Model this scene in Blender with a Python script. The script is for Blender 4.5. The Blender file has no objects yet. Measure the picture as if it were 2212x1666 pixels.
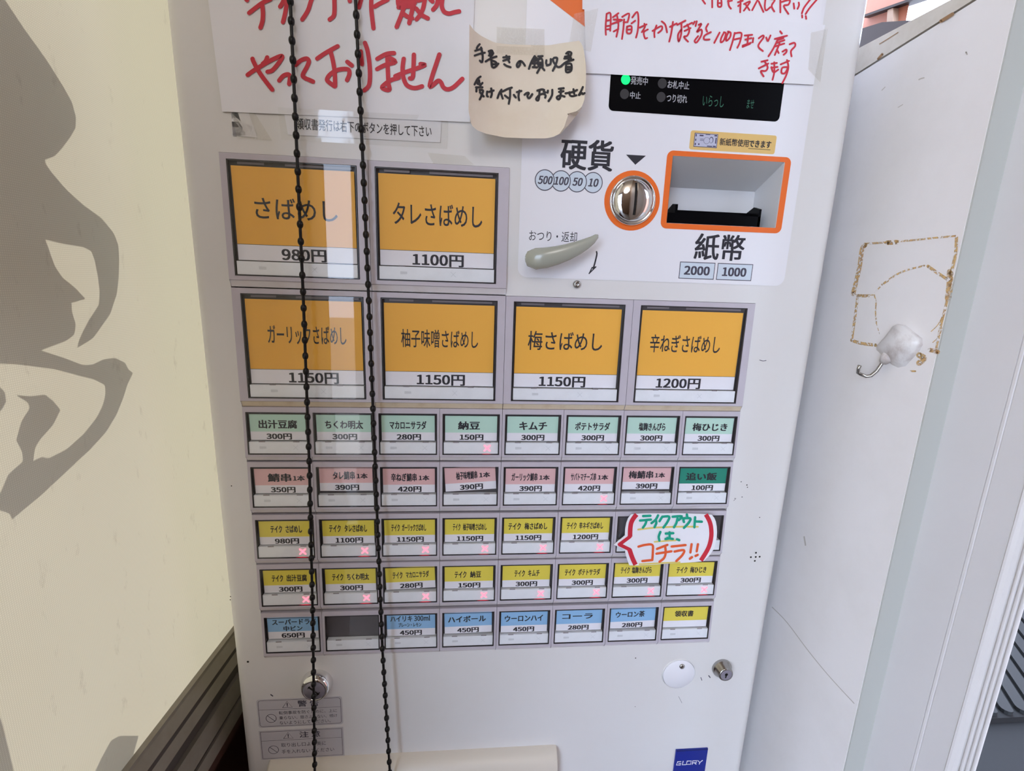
import bpy, bmesh, math, random
from mathutils import Vector, Matrix

random.seed(7)
SC = bpy.context.scene
COL = SC.collection
W, H = 2212, 1666

# ------------------------------------------------------------------ camera
F_PX = 1023.163
R = ((0.99607016, -0.03249575, -0.08239097),
     (0.01419517, 0.97680747, -0.21364845),
     (0.08742278, 0.21163929, 0.97343005))      # rows: image right, image down, view; columns: X, down, Y
CAM = Vector((-0.02599644, -0.36706654, 1.19910626))
cam_data = bpy.data.cameras.new('camera')
cam = bpy.data.objects.new('camera', cam_data)
COL.objects.link(cam)
cam_data.sensor_width = 36.0
cam_data.lens = F_PX / W * 36.0
cam_data.clip_start = 0.01
right = Vector((R[0][0], R[0][2], -R[0][1]))
up = Vector((-R[1][0], -R[1][2], R[1][1]))
back = Vector((-R[2][0], -R[2][2], R[2][1]))
cam.matrix_world = Matrix(((right.x, up.x, back.x, CAM.x), (right.y, up.y, back.y, CAM.y),
                           (right.z, up.z, back.z, CAM.z), (0, 0, 0, 1)))
SC.camera = cam

# ------------------------------------------------------------------ light and exposure
SC.view_settings.view_transform = 'Standard'
SC.view_settings.look = 'None'
SC.view_settings.gamma = 1.0
SC.view_settings.use_curve_mapping = False
SC.view_settings.exposure = 0.60
world = bpy.data.worlds.new('sky')
SC.world = world
world.use_nodes = True
bg = world.node_tree.nodes['Background']
bg.inputs[0].default_value = (0.645, 0.77, 1.0, 1)
bg.inputs[1].default_value = 7.2

SUN_DIR = Vector((0.78, -0.42, -0.46)).normalized()      # the way the sunlight travels
sun_data = bpy.data.lights.new('sun', 'SUN')
sun_data.energy = 27.0
sun_data.color = (1.0, 0.94, 0.87)
sun_data.angle = 0.006
sun = bpy.data.objects.new('sun', sun_data)
sun.rotation_euler = SUN_DIR.to_track_quat('-Z', 'Y').to_euler()
sun.location = (-4, 2, 5)
COL.objects.link(sun)
for i, (x, y, z) in enumerate(((-1.75, -1.9, 1.35), (-1.55, -2.0, 1.25), (-1.40, -1.7, 1.20))):
    ld = bpy.data.lights.new('lamp_bulb', 'POINT')
    ld.energy = 3.0
    ld.color = (1.0, 0.72, 0.42)
    ld.shadow_soft_size = 0.03
    lo = bpy.data.objects.new('lamp_bulb', ld)
    lo.location = (x, y, z)
    COL.objects.link(lo)

ld = bpy.data.lights.new('fill_light', 'POINT')  # unseen fill light, added to brighten the machine's front
ld.energy = 11.0
ld.color = (1.0, 0.96, 0.93)
ld.shadow_soft_size = 0.22
lo = bpy.data.objects.new('fill_light', ld)
lo.location = (-0.02, -1.45, 2.10)
COL.objects.link(lo)

# ------------------------------------------------------------------ materials
def srgb(r, g, b):
    def f(c):
        c /= 255.0
        return c / 12.92 if c <= 0.04045 else ((c + 0.055) / 1.055) ** 2.4
    return (f(r), f(g), f(b), 1.0)

MATS = {}

def mat(name, col, rough=0.5, metal=0.0, spec=0.5, noise=0.0, nscale=20.0, ncol=None, bump=0.0, bscale=400.0,
        emit=None, estr=0.0, coat=0.0, thresh=(0.45, 0.7)):
    if name in MATS:
        return MATS[name]
    m = bpy.data.materials.new(name)
    m.use_nodes = True
    nt = m.node_tree
    b = nt.nodes['Principled BSDF']
    b.inputs['Base Color'].default_value = col
    b.inputs['Roughness'].default_value = rough
    b.inputs['Metallic'].default_value = metal
    b.inputs['Specular IOR Level'].default_value = spec
    b.inputs['Coat Weight'].default_value = coat
    tc = nt.nodes.new('ShaderNodeTexCoord')
    if noise > 0:
        n = nt.nodes.new('ShaderNodeTexNoise')
        n.inputs['Scale'].default_value = nscale
        n.inputs['Detail'].default_value = 8
        n.inputs['Roughness'].default_value = 0.65
        nt.links.new(tc.outputs['Object'], n.inputs['Vector'])
        r = nt.nodes.new('ShaderNodeValToRGB')
        r.color_ramp.elements[0].position = thresh[0]
        r.color_ramp.elements[1].position = thresh[1]
        nt.links.new(n.outputs['Fac'], r.inputs['Fac'])
        mx = nt.nodes.new('ShaderNodeMixRGB')
        mul = nt.nodes.new('ShaderNodeMath')
        mul.operation = 'MULTIPLY'
        mul.inputs[1].default_value = noise
        nt.links.new(r.outputs['Color'], mul.inputs[0])
        nt.links.new(mul.outputs[0], mx.inputs['Fac'])
        mx.inputs['Color1'].default_value = col
        mx.inputs['Color2'].default_value = ncol or tuple(c * 0.6 for c in col[:3]) + (1,)
        nt.links.new(mx.outputs[0], b.inputs['Base Color'])
    if bump > 0:
        n2 = nt.nodes.new('ShaderNodeTexNoise')
        n2.inputs['Scale'].default_value = bscale
        n2.inputs['Detail'].default_value = 4
        nt.links.new(tc.outputs['Object'], n2.inputs['Vector'])
        bp = nt.nodes.new('ShaderNodeBump')
        bp.inputs['Strength'].default_value = bump
        bp.inputs['Distance'].default_value = 0.001
        nt.links.new(n2.outputs['Fac'], bp.inputs['Height'])
        nt.links.new(bp.outputs[0], b.inputs['Normal'])
    if emit:
        b.inputs['Emission Color'].default_value = emit
        b.inputs['Emission Strength'].default_value = estr
    MATS[name] = m
    return m


def clear_mat(name, tint=(1, 1, 1, 1), rough=0.03, base=0.0, bump=0.0, bscale=300.0, haze=0.0, ior=1.5):
    """a clear sheet: it lets the light through and mirrors by Fresnel"""
    m = bpy.data.materials.new(name)
    m.use_nodes = True
    nt = m.node_tree
    nt.nodes.clear()
    out = nt.nodes.new('ShaderNodeOutputMaterial')
    tr = nt.nodes.new('ShaderNodeBsdfTransparent')
    tr.inputs[0].default_value = tint
    gl = nt.nodes.new('ShaderNodeBsdfGlossy')
    gl.inputs['Roughness'].default_value = rough
    fr = nt.nodes.new('ShaderNodeFresnel')
    geo = nt.nodes.new('ShaderNodeNewGeometry')
    mio = nt.nodes.new('ShaderNodeMix')
    mio.inputs['A'].default_value = ior
    mio.inputs['B'].default_value = 1.0 / ior
    nt.links.new(geo.outputs['Backfacing'], mio.inputs['Factor'])
    nt.links.new(mio.outputs['Result'], fr.inputs[0])
    mix = nt.nodes.new('ShaderNodeMixShader')
    add = nt.nodes.new('ShaderNodeMath')
    add.inputs[1].default_value = base
    nt.links.new(fr.outputs[0], add.inputs[0])
    nt.links.new(add.outputs[0], mix.inputs[0])
    src = tr
    if haze > 0:
        df = nt.nodes.new('ShaderNodeBsdfDiffuse')
        df.inputs[0].default_value = (0.8, 0.8, 0.8, 1)
        mh = nt.nodes.new('ShaderNodeMixShader')
        mh.inputs[0].default_value = haze
        nt.links.new(tr.outputs[0], mh.inputs[1])
        nt.links.new(df.outputs[0], mh.inputs[2])
        src = mh
    nt.links.new(src.outputs[0], mix.inputs[1])
    nt.links.new(gl.outputs[0], mix.inputs[2])
    if bump > 0:
        tc = nt.nodes.new('ShaderNodeTexCoord')
        n2 = nt.nodes.new('ShaderNodeTexNoise')
        n2.inputs['Scale'].default_value = bscale
        n2.inputs['Detail'].default_value = 2
        nt.links.new(tc.outputs['Object'], n2.inputs['Vector'])
        bp = nt.nodes.new('ShaderNodeBump')
        bp.inputs['Strength'].default_value = bump
        bp.inputs['Distance'].default_value = 0.002
        nt.links.new(n2.outputs['Fac'], bp.inputs['Height'])
        nt.links.new(bp.outputs[0], gl.inputs['Normal'])
        nt.links.new(bp.outputs[0], fr.inputs['Normal'])
    nt.links.new(mix.outputs[0], out.inputs[0])
    MATS[name] = m
    return m


M_FACE = mat('cream_white_enamel', srgb(224, 223, 223), 0.32, noise=0.07, nscale=9, ncol=srgb(196, 180, 150))
M_BODY = mat('cabinet_enamel', srgb(205, 200, 190), 0.45)
M_FRAME = mat('lilac_grey_plastic', srgb(194, 188, 198), 0.35, noise=0.12, nscale=60, ncol=srgb(165, 155, 150))
M_LEDGE = mat('pale_ledge_plastic', srgb(222, 218, 222), 0.4, noise=0.2, nscale=45, ncol=srgb(190, 176, 160))
M_STAIN = mat('stained_ledge_plastic', srgb(214, 200, 176), 0.45, noise=0.5, nscale=50, ncol=srgb(176, 150, 112))
M_WELL = mat('dark_smoke_plastic', srgb(92, 89, 92), 0.35)
M_RIM = mat('smoke_rim_plastic', srgb(60, 58, 62), 0.25)
M_TAB = mat('grey_catch_plastic', srgb(140, 134, 140), 0.4)
M_STRIP = mat('milky_strip_plastic', srgb(238, 242, 248), 0.3, noise=0.15, nscale=70, ncol=srgb(196, 200, 204))
M_FAINT = mat('faint_print', srgb(214, 218, 224), 0.5)
M_CARD = mat('card_white', srgb(240, 240, 248), 0.6)
M_INK = mat('print_ink', srgb(38, 38, 48), 0.6)
M_BLACK = mat('gloss_black', srgb(8, 8, 11), 0.25, spec=0.06)
M_ORANGE = mat('orange_print', srgb(236, 110, 34), 0.4)
M_PLATE = mat('white_decal', srgb(234, 234, 240), 0.3)
M_PAPER = mat('white_paper', srgb(236, 236, 242), 0.75, noise=0.05, nscale=30)
M_CREAM = mat('aged_cream_paper', srgb(232, 220, 202), 0.8, noise=0.25, nscale=22, ncol=srgb(206, 184, 150))
M_REDINK = mat('red_marker', srgb(206, 40, 60), 0.55, noise=0.3, nscale=120, ncol=srgb(176, 24, 44))
M_BLKINK = mat('black_marker', srgb(36, 34, 38), 0.6)
M_GRNINK = mat('green_marker', srgb(16, 166, 136), 0.55, noise=0.4, nscale=300, ncol=srgb(0, 138, 108))
M_ORGINK = mat('orange_marker', srgb(232, 96, 48), 0.55, noise=0.3, nscale=300, ncol=srgb(212, 80, 40))
M_YELINK = mat('yellow_marker', srgb(226, 206, 110), 0.55)
M_CHROME = mat('chrome', (0.80, 0.80, 0.80, 1), 0.07, 1.0)
M_STEEL = mat('worn_steel', (0.42, 0.41, 0.40, 1), 0.22, 1.0)
M_LOCKFACE = mat('grey_lock_face', srgb(150, 146, 160), 0.35, 0.3)
M_LEVER = mat('sage_grey_plastic', srgb(164, 166, 154), 0.25, coat=0.3)
M_CHAIN = mat('black_chain_plastic', srgb(17, 15, 15), 0.35, spec=0.3)
M_BLUE = mat('deep_blue_print', srgb(0, 34, 140), 0.3)
M_WHITEPR = mat('white_print', srgb(236, 236, 244), 0.4)
M_GREYPR = mat('grey_print', srgb(176, 176, 184), 0.4)
M_GREENON = mat('green_lamp_on', srgb(0, 200, 80), 0.3, emit=(0.0, 1.0, 0.16, 1), estr=1.0)
M_LAMPOFF = mat('lamp_off', srgb(52, 52, 56), 0.3)
M_VFD = mat('green_display_glow', srgb(10, 40, 30), 0.4, emit=(0.10, 0.55, 0.36, 1), estr=0.12)
M_XON = mat('red_cross_lit', srgb(255, 140, 160), 0.4, emit=(1.0, 0.24, 0.32, 1), estr=0.85)
M_REDLED = mat('red_led_edge', srgb(150, 10, 30), 0.3, emit=(1.0, 0.01, 0.05, 1), estr=0.65)
M_NOTEYEL = mat('yellow_sticker', srgb(226, 190, 116), 0.5)
M_LAV = mat('banknote_print', srgb(190, 192, 214), 0.5)
M_NAVY = mat('navy_print', srgb(64, 58, 92), 0.5)
M_WARN = mat('clear_grey_sticker', srgb(196, 194, 200), 0.5)
M_RECESS = mat('recess_white', srgb(214, 214, 216), 0.4)
M_PART = mat('partition_paint', srgb(234, 231, 231), 0.45, noise=0.14, nscale=14, ncol=srgb(196, 190, 182), bump=0.05, bscale=120)
M_ENDF = mat('partition_end_paint', srgb(184, 187, 183), 0.5)
M_DOORF = mat('white_aluminium', srgb(218, 216, 218), 0.35, noise=0.06, nscale=18)
M_CAP = mat('top_rail_paint', srgb(212, 206, 196), 0.5, noise=0.35, nscale=40, ncol=srgb(172, 160, 142))
M_JOINT = mat('dark_joint', srgb(70, 62, 56), 0.8)
M_ALU = mat('dull_aluminium', srgb(150, 144, 132), 0.42, 0.25, noise=0.3, nscale=30, ncol=srgb(110, 98, 82))
M_ALUD = mat('dull_aluminium_groove', srgb(84, 78, 74), 0.5, 0.2)
M_WOOD = mat('dark_red_wainscot', srgb(70, 40, 32), 0.5, noise=0.4, nscale=8)
M_FLOOR = mat('dark_floor_tile', srgb(96, 84, 74), 0.5, noise=0.2, nscale=4)
M_CEIL = mat('warm_ceiling', srgb(180, 168, 154), 0.8)
M_WALLB = mat('warm_wood_wall', srgb(112, 90, 72), 0.6, noise=0.4, nscale=3)
M_TERRA = mat('terracotta_panel', srgb(206, 138, 116), 0.6, noise=0.2, nscale=5)
M_BEAM_SHADE = mat('dark_brown_beam_shade', srgb(44, 26, 23), 0.6)  # eave beam brown, also the colour of the painted shade slab
M_POST = mat('beige_post', srgb(176, 148, 128), 0.6)
M_GROUND = mat('grey_pavement', srgb(120, 118, 114), 0.9, noise=0.3, nscale=6)
M_RIB = mat('dark_grey_grating', srgb(30, 32, 33), 0.7, noise=0.3, nscale=40)
M_RIBD = mat('grating_gap', srgb(12, 12, 13), 0.8)
M_STEP = mat('dark_step', srgb(22, 24, 26), 0.8, noise=0.25, nscale=60)
M_HOOK = mat('grimy_white_plastic', srgb(228, 226, 226), 0.35, noise=0.75, nscale=45, ncol=srgb(150, 132, 124), thresh=(0.46, 0.72))
M_VINYL = mat('black_vinyl_lettering', srgb(20, 18, 18), 0.5)
M_DOT = mat('tiny_hole', srgb(24, 20, 18), 0.9)
M_LINE = mat('thin_outline_ink', srgb(70, 68, 84), 0.6)
M_CIRC = mat('pale_blue_print', srgb(206, 218, 230), 0.4)
CARDCOL = {
    'orange': mat('card_orange', srgb(246, 184, 72), 0.55), 'mint': mat('card_mint', srgb(192, 228, 214), 0.55),
    'pink': mat('card_pink', srgb(232, 190, 192), 0.55), 'green': mat('card_green', srgb(28, 140, 120), 0.55),
    'yellow': mat('card_yellow', srgb(234, 217, 86), 0.55), 'blue': mat('card_blue', srgb(148, 195, 236), 0.55)}
M_CLEAR = clear_mat('clear_acrylic', rough=0.02)
M_TAPE = clear_mat('clear_tape', tint=(0.96, 0.95, 0.92, 1), rough=0.10, base=0.02, bump=0.6, bscale=700, haze=0.06)
M_SLEEVE = clear_mat('clear_sleeve', tint=(0.98, 0.98, 0.97, 1), rough=0.06, base=0.01, bump=0.10, bscale=60, haze=0.02)
M_GLASS = clear_mat('window_glass', rough=0.0)


def blind_material():
    m = bpy.data.materials.new('cream_woven_blind')
    m.use_nodes = True
    nt = m.node_tree
    nt.nodes.clear()
    out = nt.nodes.new('ShaderNodeOutputMaterial')
    tc = nt.nodes.new('ShaderNodeTexCoord')
    waves = []
    for d in ('Y', 'Z'):
        w = nt.nodes.new('ShaderNodeTexWave')
        w.wave_type = 'BANDS'
        w.bands_direction = d
        w.inputs['Scale'].default_value = 260
        w.inputs['Distortion'].default_value = 0.4
        nt.links.new(tc.outputs['Object'], w.inputs['Vector'])
        waves.append(w)
    mul = nt.nodes.new('ShaderNodeMath')
    mul.operation = 'MULTIPLY'
    nt.links.new(waves[0].outputs['Fac'], mul.inputs[0])
    nt.links.new(waves[1].outputs['Fac'], mul.inputs[1])
    n = nt.nodes.new('ShaderNodeTexNoise')
    n.inputs['Scale'].default_value = 38
    n.inputs['Detail'].default_value = 9
    n.inputs['Roughness'].default_value = 0.7
    mp = nt.nodes.new('ShaderNodeMapping')
    mp.inputs['Rotation'].default_value = (0.8, 0, 0)
    mp.inputs['Scale'].default_value = (1, 2.2, 0.8)
    nt.links.new(tc.outputs['Object'], mp.inputs['Vector'])
    nt.links.new(mp.outputs[0], n.inputs['Vector'])
    rp = nt.nodes.new('ShaderNodeValToRGB')
    rp.color_ramp.elements[0].position = 0.60
    rp.color_ramp.elements[1].position = 0.82
    nt.links.new(n.outputs['Fac'], rp.inputs['Fac'])
    c1 = nt.nodes.new('ShaderNodeMixRGB')
    c1.inputs['Color1'].default_value = srgb(190, 187, 168)
    c1.inputs['Color2'].default_value = srgb(207, 204, 186)
    nt.links.new(mul.outputs[0], c1.inputs['Fac'])
    c2 = nt.nodes.new('ShaderNodeMixRGB')
    c2.inputs['Color2'].default_value = srgb(120, 108, 92)
    m2 = nt.nodes.new('ShaderNodeMath')
    m2.operation = 'MULTIPLY'
    m2.inputs[1].default_value = 0.55
    nt.links.new(rp.outputs['Color'], m2.inputs[0])
    nt.links.new(m2.outputs[0], c2.inputs['Fac'])
    nt.links.new(c1.outputs[0], c2.inputs['Color1'])
    df = nt.nodes.new('ShaderNodeBsdfDiffuse')
    tl = nt.nodes.new('ShaderNodeBsdfTranslucent')
    nt.links.new(c2.outputs[0], df.inputs[0])
    nt.links.new(c2.outputs[0], tl.inputs[0])
    mix = nt.nodes.new('ShaderNodeMixShader')
    mix.inputs[0].default_value = 0.055
    nt.links.new(df.outputs[0], mix.inputs[1])
    nt.links.new(tl.outputs[0], mix.inputs[2])
    nt.links.new(mix.outputs[0], out.inputs[0])
    return m


M_BLIND = blind_material()


def residue_material():
    m = mat('brown_glue_residue', srgb(206, 172, 116), 0.8, noise=0.7, nscale=120, ncol=srgb(178, 128, 84))
    nt = m.node_tree
    b = nt.nodes['Principled BSDF']
    tc = nt.nodes.new('ShaderNodeTexCoord')
    n = nt.nodes.new('ShaderNodeTexNoise')
    n.inputs['Scale'].default_value = 420
    n.inputs['Detail'].default_value = 6
    nt.links.new(tc.outputs['Object'], n.inputs['Vector'])
    r = nt.nodes.new('ShaderNodeValToRGB')
    r.color_ramp.elements[0].position = 0.40
    r.color_ramp.elements[1].position = 0.58
    nt.links.new(n.outputs['Fac'], r.inputs['Fac'])
    nt.links.new(r.outputs['Color'], b.inputs['Alpha'])
    return m


M_RESID = residue_material()

# ------------------------------------------------------------------ geometry helpers
def ray(px, py):
    a, b = (px - W / 2) / F_PX, (py - H / 2) / F_PX
    v = (R[0][0] * a + R[1][0] * b + R[2][0], R[0][1] * a + R[1][1] * b + R[2][1], R[0][2] * a + R[1][2] * b + R[2][2])
    return Vector((v[0], v[2], -v[1]))


def at_y(px, py, y=0.0):
    """the point of the plane Y = y (metres) that the photograph shows at this pixel"""
    d = ray(px, py)
    return CAM + d * ((y - CAM.y) / d.y)


def at_x(px, py, x):
    d = ray(px, py)
    return CAM + d * ((x - CAM.x) / d.x)


def at_z(px, py, z):
    d = ray(px, py)
    return CAM + d * ((z - CAM.z) / d.z)


WORLD_LOC = {}


def link(o, parent=None):
    COL.objects.link(o)
    if parent is not None:
        o.parent = parent


def tag(o, label=None, cat=None, group=None, kind=None):
    if label: o['label'] = label
    if cat: o['category'] = cat
    if group: o['group'] = group
    if kind: o['kind'] = kind
    return o


def thing(name, loc, label, cat, group=None):
    o = bpy.data.objects.new(name, None)
    o.empty_display_size = 0.05
    o.location = loc
    COL.objects.link(o)
    WORLD_LOC[o] = Vector(loc)
    return tag(o, label, cat, group)


class MB:
    """collects faces in world metres, then links them as one mesh object"""
    def __init__(self):
        self.v, self.f, self.mi, self.mats, self.sm = [], [], [], [], []

    def m(self, material):
        if material not in self.mats:
            self.mats.append(material)
        return self.mats.index(material)

    def face(self, pts, material, smooth=False):
        i = len(self.v)
        self.v += [Vector(p) for p in pts]
        self.f.append(tuple(range(i, i + len(pts))))
        self.mi.append(self.m(material))
        self.sm.append(smooth)

    def mesh(self, verts, faces, material, smooth=False):
        i = len(self.v)
        self.v += [Vector(p) for p in verts]
        k = self.m(material)
        for f in faces:
            self.f.append(tuple(j + i for j in f))
            self.mi.append(k)
            self.sm.append(smooth)

    def box(self, a, b, material):
        (x0, y0, z0), (x1, y1, z1) = a, b
        v = [(x0, y0, z0), (x1, y0, z0), (x1, y1, z0), (x0, y1, z0), (x0, y0, z1), (x1, y0, z1), (x1, y1, z1), (x0, y1, z1)]
        self.mesh(v, [(0, 3, 2, 1), (4, 5, 6, 7), (0, 1, 5, 4), (1, 2, 6, 5), (2, 3, 7, 6), (3, 0, 4, 7)], material)

    def slab(self, pts, depth, material):
        """polygon pts extruded along the vector depth; pts is the visible side"""
        d = Vector(depth)
        n = len(pts)
        p = [Vector(q) for q in pts]
        self.mesh(p + [q + d for q in p], [tuple(range(n)), tuple(range(2 * n - 1, n - 1, -1))] +
                  [(i, i + n, (i + 1) % n + n, (i + 1) % n) for i in range(n)], material)

    def rect(self, x0, x1, z0, z1, y, material):
        self.face([(x0, y, z0), (x1, y, z0), (x1, y, z1), (x0, y, z1)], material)

    def disc(self, x, z, r, y, material, n=32, r_in=0.0):
        for i in range(n):
            a, b = 2 * math.pi * i / n, 2 * math.pi * (i + 1) / n
            o = [(x + r * math.cos(a), y, z + r * math.sin(a)), (x + r * math.cos(b), y, z + r * math.sin(b))]
            if r_in:
                self.face(o + [(x + r_in * math.cos(b), y, z + r_in * math.sin(b)), (x + r_in * math.cos(a), y, z + r_in * math.sin(a))], material)
            else:
                self.face(o + [(x, y, z)], material)

    def lathe(self, x, z, prof, material, n=40, tilt=None):
        """profile (radius, y) turned about the axis along Y through (x, z)"""
        vs, fs = [], []
        for r_, y_ in prof:
            for i in range(n):
                a = 2 * math.pi * i / n
                p = Vector((r_ * math.cos(a), y_, r_ * math.sin(a)))
                if tilt: p = tilt @ p
                vs.append((x + p.x, p.y, z + p.z))
        for k in range(len(prof) - 1):
            for i in range(n):
                j = (i + 1) % n
                fs.append((k * n + i, k * n + j, (k + 1) * n + j, (k + 1) * n + i))
        self.mesh(vs, fs, material, True)

    def tube(self, pts, radii, material, n=12, squash=1.0, cap=True):
        pts = [Vector(p) for p in pts]
        if not hasattr(radii, '__len__'): radii = [radii] * len(pts)
        vs, fs = [], []
        up_ = Vector((0, -1, 0))
        for k, p in enumerate(pts):
            t = (pts[min(k + 1, len(pts) - 1)] - pts[max(k - 1, 0)]).normalized()
            s = t.cross(up_)
            if s.length < 1e-4: s = t.cross(Vector((1, 0, 0)))
            s.normalize()
            u = s.cross(t)
            for i in range(n):
                a = 2 * math.pi * i / n
                vs.append(p + s * (radii[k] * math.cos(a)) + u * (radii[k] * squash * math.sin(a)))
        for k in range(len(pts) - 1):
            for i in range(n):
                j = (i + 1) % n
                fs.append((k * n + i, k * n + j, (k + 1) * n + j, (k + 1) * n + i))
        if cap:
            fs.append(tuple(range(n - 1, -1, -1)))
            fs.append(tuple(range((len(pts) - 1) * n, len(pts) * n)))
        self.mesh(vs, fs, material, True)

    def text(self, body, x0, x1, z0, z1, y, material, bold=0.0, rot=0.0, pivot=None, shear=0.0):
        """lettering stretched to the box x0..x1, z0..z1 on the plane Y = y"""
        vs, fs = glyphs(body, 0.0)
        a, b = min(v[0] for v in vs), max(v[0] for v in vs)
        c, d = min(v[1] for v in vs), max(v[1] for v in vs)
        out = []
        px_, pz_ = pivot or ((x0 + x1) / 2, (z0 + z1) / 2)
        cr, sr = math.cos(rot), math.sin(rot)
        for v in vs:
            X = x0 + (v[0] - a) / (b - a) * (x1 - x0) + shear * (v[1] - c) / (d - c) * (z1 - z0)
            Z = z0 + (v[1] - c) / (d - c) * (z1 - z0)
            X, Z = px_ + (X - px_) * cr - (Z - pz_) * sr, pz_ + (X - px_) * sr + (Z - pz_) * cr
            out.append((X, y, Z))
        if bold <= 0:
            self.mesh(out, fs, material)
            return
        k_ = bold * (x1 - x0) / (b - a)
        h_ = bold * (z1 - z0) / (d - c) * 0.6
        for n_, (ex, ez) in enumerate(((-k_, -h_), (k_, -h_), (-k_, h_), (k_, h_), (0, 0))):
            self.mesh([(X + ex, Y - n_ * 0.00003, Z + ez) for X, Y, Z in out], fs, material)

    def ribbon(self, pts2, w, to3d, material, smooth_=True, caps=True):
        """a pen stroke: pts2 in picture units, drawn w wide, each corner put in place by to3d"""
        p = [Vector((a, b)) for a, b in pts2]
        if smooth_ and len(p) > 2:
            q = []
            for i in range(len(p) - 1):
                p0, p1, p2, p3 = p[max(i - 1, 0)], p[i], p[i + 1], p[min(i + 2, len(p) - 1)]
                for s in range(4):
                    t = s / 4
                    q.append(0.5 * (2 * p1 + (p2 - p0) * t + (2 * p0 - 5 * p1 + 4 * p2 - p3) * t * t + (3 * p1 - p0 - 3 * p2 + p3) * t ** 3))
            q.append(p[-1])
            p = q
        h = w / 2
        L, Rr = [], []
        for i, c in enumerate(p):
            t = p[min(i + 1, len(p) - 1)] - p[max(i - 1, 0)]
            if t.length < 1e-6: t = Vector((1, 0))
            t.normalize()
            nrm = Vector((-t.y, t.x)) * h
            L.append(c + nrm)
            Rr.append(c - nrm)
        for i in range(len(p) - 1):
            self.face([to3d(*L[i]), to3d(*L[i + 1]), to3d(*Rr[i + 1]), to3d(*Rr[i])], material)
        if caps:
            for c in ([p[0], p[-1]] if smooth_ else p):
                self.face([Vector((0, 0.000010, 0)) + Vector(to3d(c.x + h * math.cos(k * math.pi / 5), c.y + h * math.sin(k * math.pi / 5))) for k in range(10)], material)

    def build(self, name, parent=None, origin=None, label=None, face_front=False):
        me = bpy.data.meshes.new(name)
        if origin is None:
            lo = Vector([min(v[i] for v in self.v) for i in range(3)])
            hi = Vector([max(v[i] for v in self.v) for i in range(3)])
            origin = (lo + hi) / 2
        origin = Vector(origin)
        me.from_pydata([v - origin for v in self.v], [], self.f)
        for m_ in self.mats: me.materials.append(m_)
        me.polygons.foreach_set('material_index', self.mi)
        me.polygons.foreach_set('use_smooth', self.sm)
        me.update()
        o = bpy.data.objects.new(name, me)
        link(o, parent)
        o.location = origin - (WORLD_LOC[parent] if parent is not None else Vector((0, 0, 0)))
        WORLD_LOC[o] = origin
        if label: o['label'] = label
        return o


GLYPHS = {}
try:        # wide figures with a foot on the 1, from the fonts that come with Blender
    DIGITS = bpy.data.fonts.load(bpy.utils.system_resource('DATAFILES') + '/fonts/Noto Sans CJK Regular.woff2')
except Exception:
    DIGITS = None


def glyphs(body, bold):
    key = (body, bold)
    if key not in GLYPHS:
        c = bpy.data.curves.new('t', 'FONT')
        c.body = body
        c.offset = bold
        if DIGITS:
            c.font = DIGITS
        c.resolution_u = 3
        c.align_x = 'CENTER'
        c.space_line = 0.9
        o = bpy.data.objects.new('t', c)
        COL.objects.link(o)
        dg = bpy.context.evaluated_depsgraph_get()
        me = bpy.data.meshes.new_from_object(o.evaluated_get(dg))
        GLYPHS[key] = ([tuple(v.co[:2]) for v in me.vertices], [tuple(p.vertices) for p in me.polygons])
        bpy.data.objects.remove(o)
        bpy.data.curves.remove(c)
        bpy.data.meshes.remove(me)
    return GLYPHS[key]


def weld(o, dist=1e-6):
    bm = bmesh.new()
    bm.from_mesh(o.data)
    bmesh.ops.remove_doubles(bm, verts=bm.verts, dist=dist)
    bmesh.ops.recalc_face_normals(bm, faces=bm.faces)
    bm.to_mesh(o.data)
    bm.free()


def rrect(x0, x1, z0, z1, r, n=6):
    pts = []
    for cx, cz, a0 in ((x1 - r, z1 - r, 0), (x0 + r, z1 - r, 90), (x0 + r, z0 + r, 180), (x1 - r, z0 + r, 270)):
        for k in range(n + 1):
            a = math.radians(a0 + 90 * k / n)
            pts.append((cx + r * math.cos(a), cz + r * math.sin(a)))
    return pts


MM = 0.001

# ================================================================== THE ROOM
XB = -0.27          # blind / window wall
XR = 0.29           # partition on the right
X2 = 0.307          # door frame


def struct(o):
    o['kind'] = 'structure'
    return o


b = MB(); b.box((-3.0, -2.2, -0.05), (XR + 0.03, -0.50, 0.0), M_FLOOR); b.box((-0.365, -0.50, -0.05), (XR + 0.03, 0.6, 0.0), M_FLOOR); struct(b.build('floor'))
b = MB(); b.box((-3.1, -2.3, 2.40), (0.42, -0.50, 7.0), M_CEIL); b.box((-0.37, -0.50, 2.40), (0.42, 0.66, 7.0), M_CEIL); struct(b.build('ceiling'))  # carried up as unseen upper floors to shade the facade opposite
b = MB()
b.box((-3.1, -2.3, 0), (-2.5, -2.2, 2.4), M_WALLB); b.box((-0.60, -2.3, 0), (0.42, -2.2, 2.4), M_WALLB)
b.box((-2.5, -2.3, 2.25), (-0.60, -2.2, 2.4), M_WALLB)
struct(b.build('wall_back'))
b = MB()
for xa, xb, za, zb in ((-2.5, -2.46, 0, 2.25), (-0.64, -0.6, 0, 2.25), (-2.46, -0.64, 0, .05), (-2.46, -0.64, 2.21, 2.25), (-1.56, -1.52, .05, 2.21)):
    b.box((xa, -2.27, za), (xb, -2.21, zb), M_ALU)
struct(b.build('window_2'))
b = MB(); b.box((-3.1, -2.2, 0), (-3.0, -0.44, 2.4), M_WALLB); struct(b.build('wall_far'))
b = MB(); b.box((-0.37, 0.6, 0), (0.42, 0.66, 2.4), M_WALLB); struct(b.build('wall_behind'))
b = MB(); b.box((-3.0, -0.50, 0), (-0.34, -0.44, 2.4), M_WALLB); struct(b.build('wall_corner'))
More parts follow.
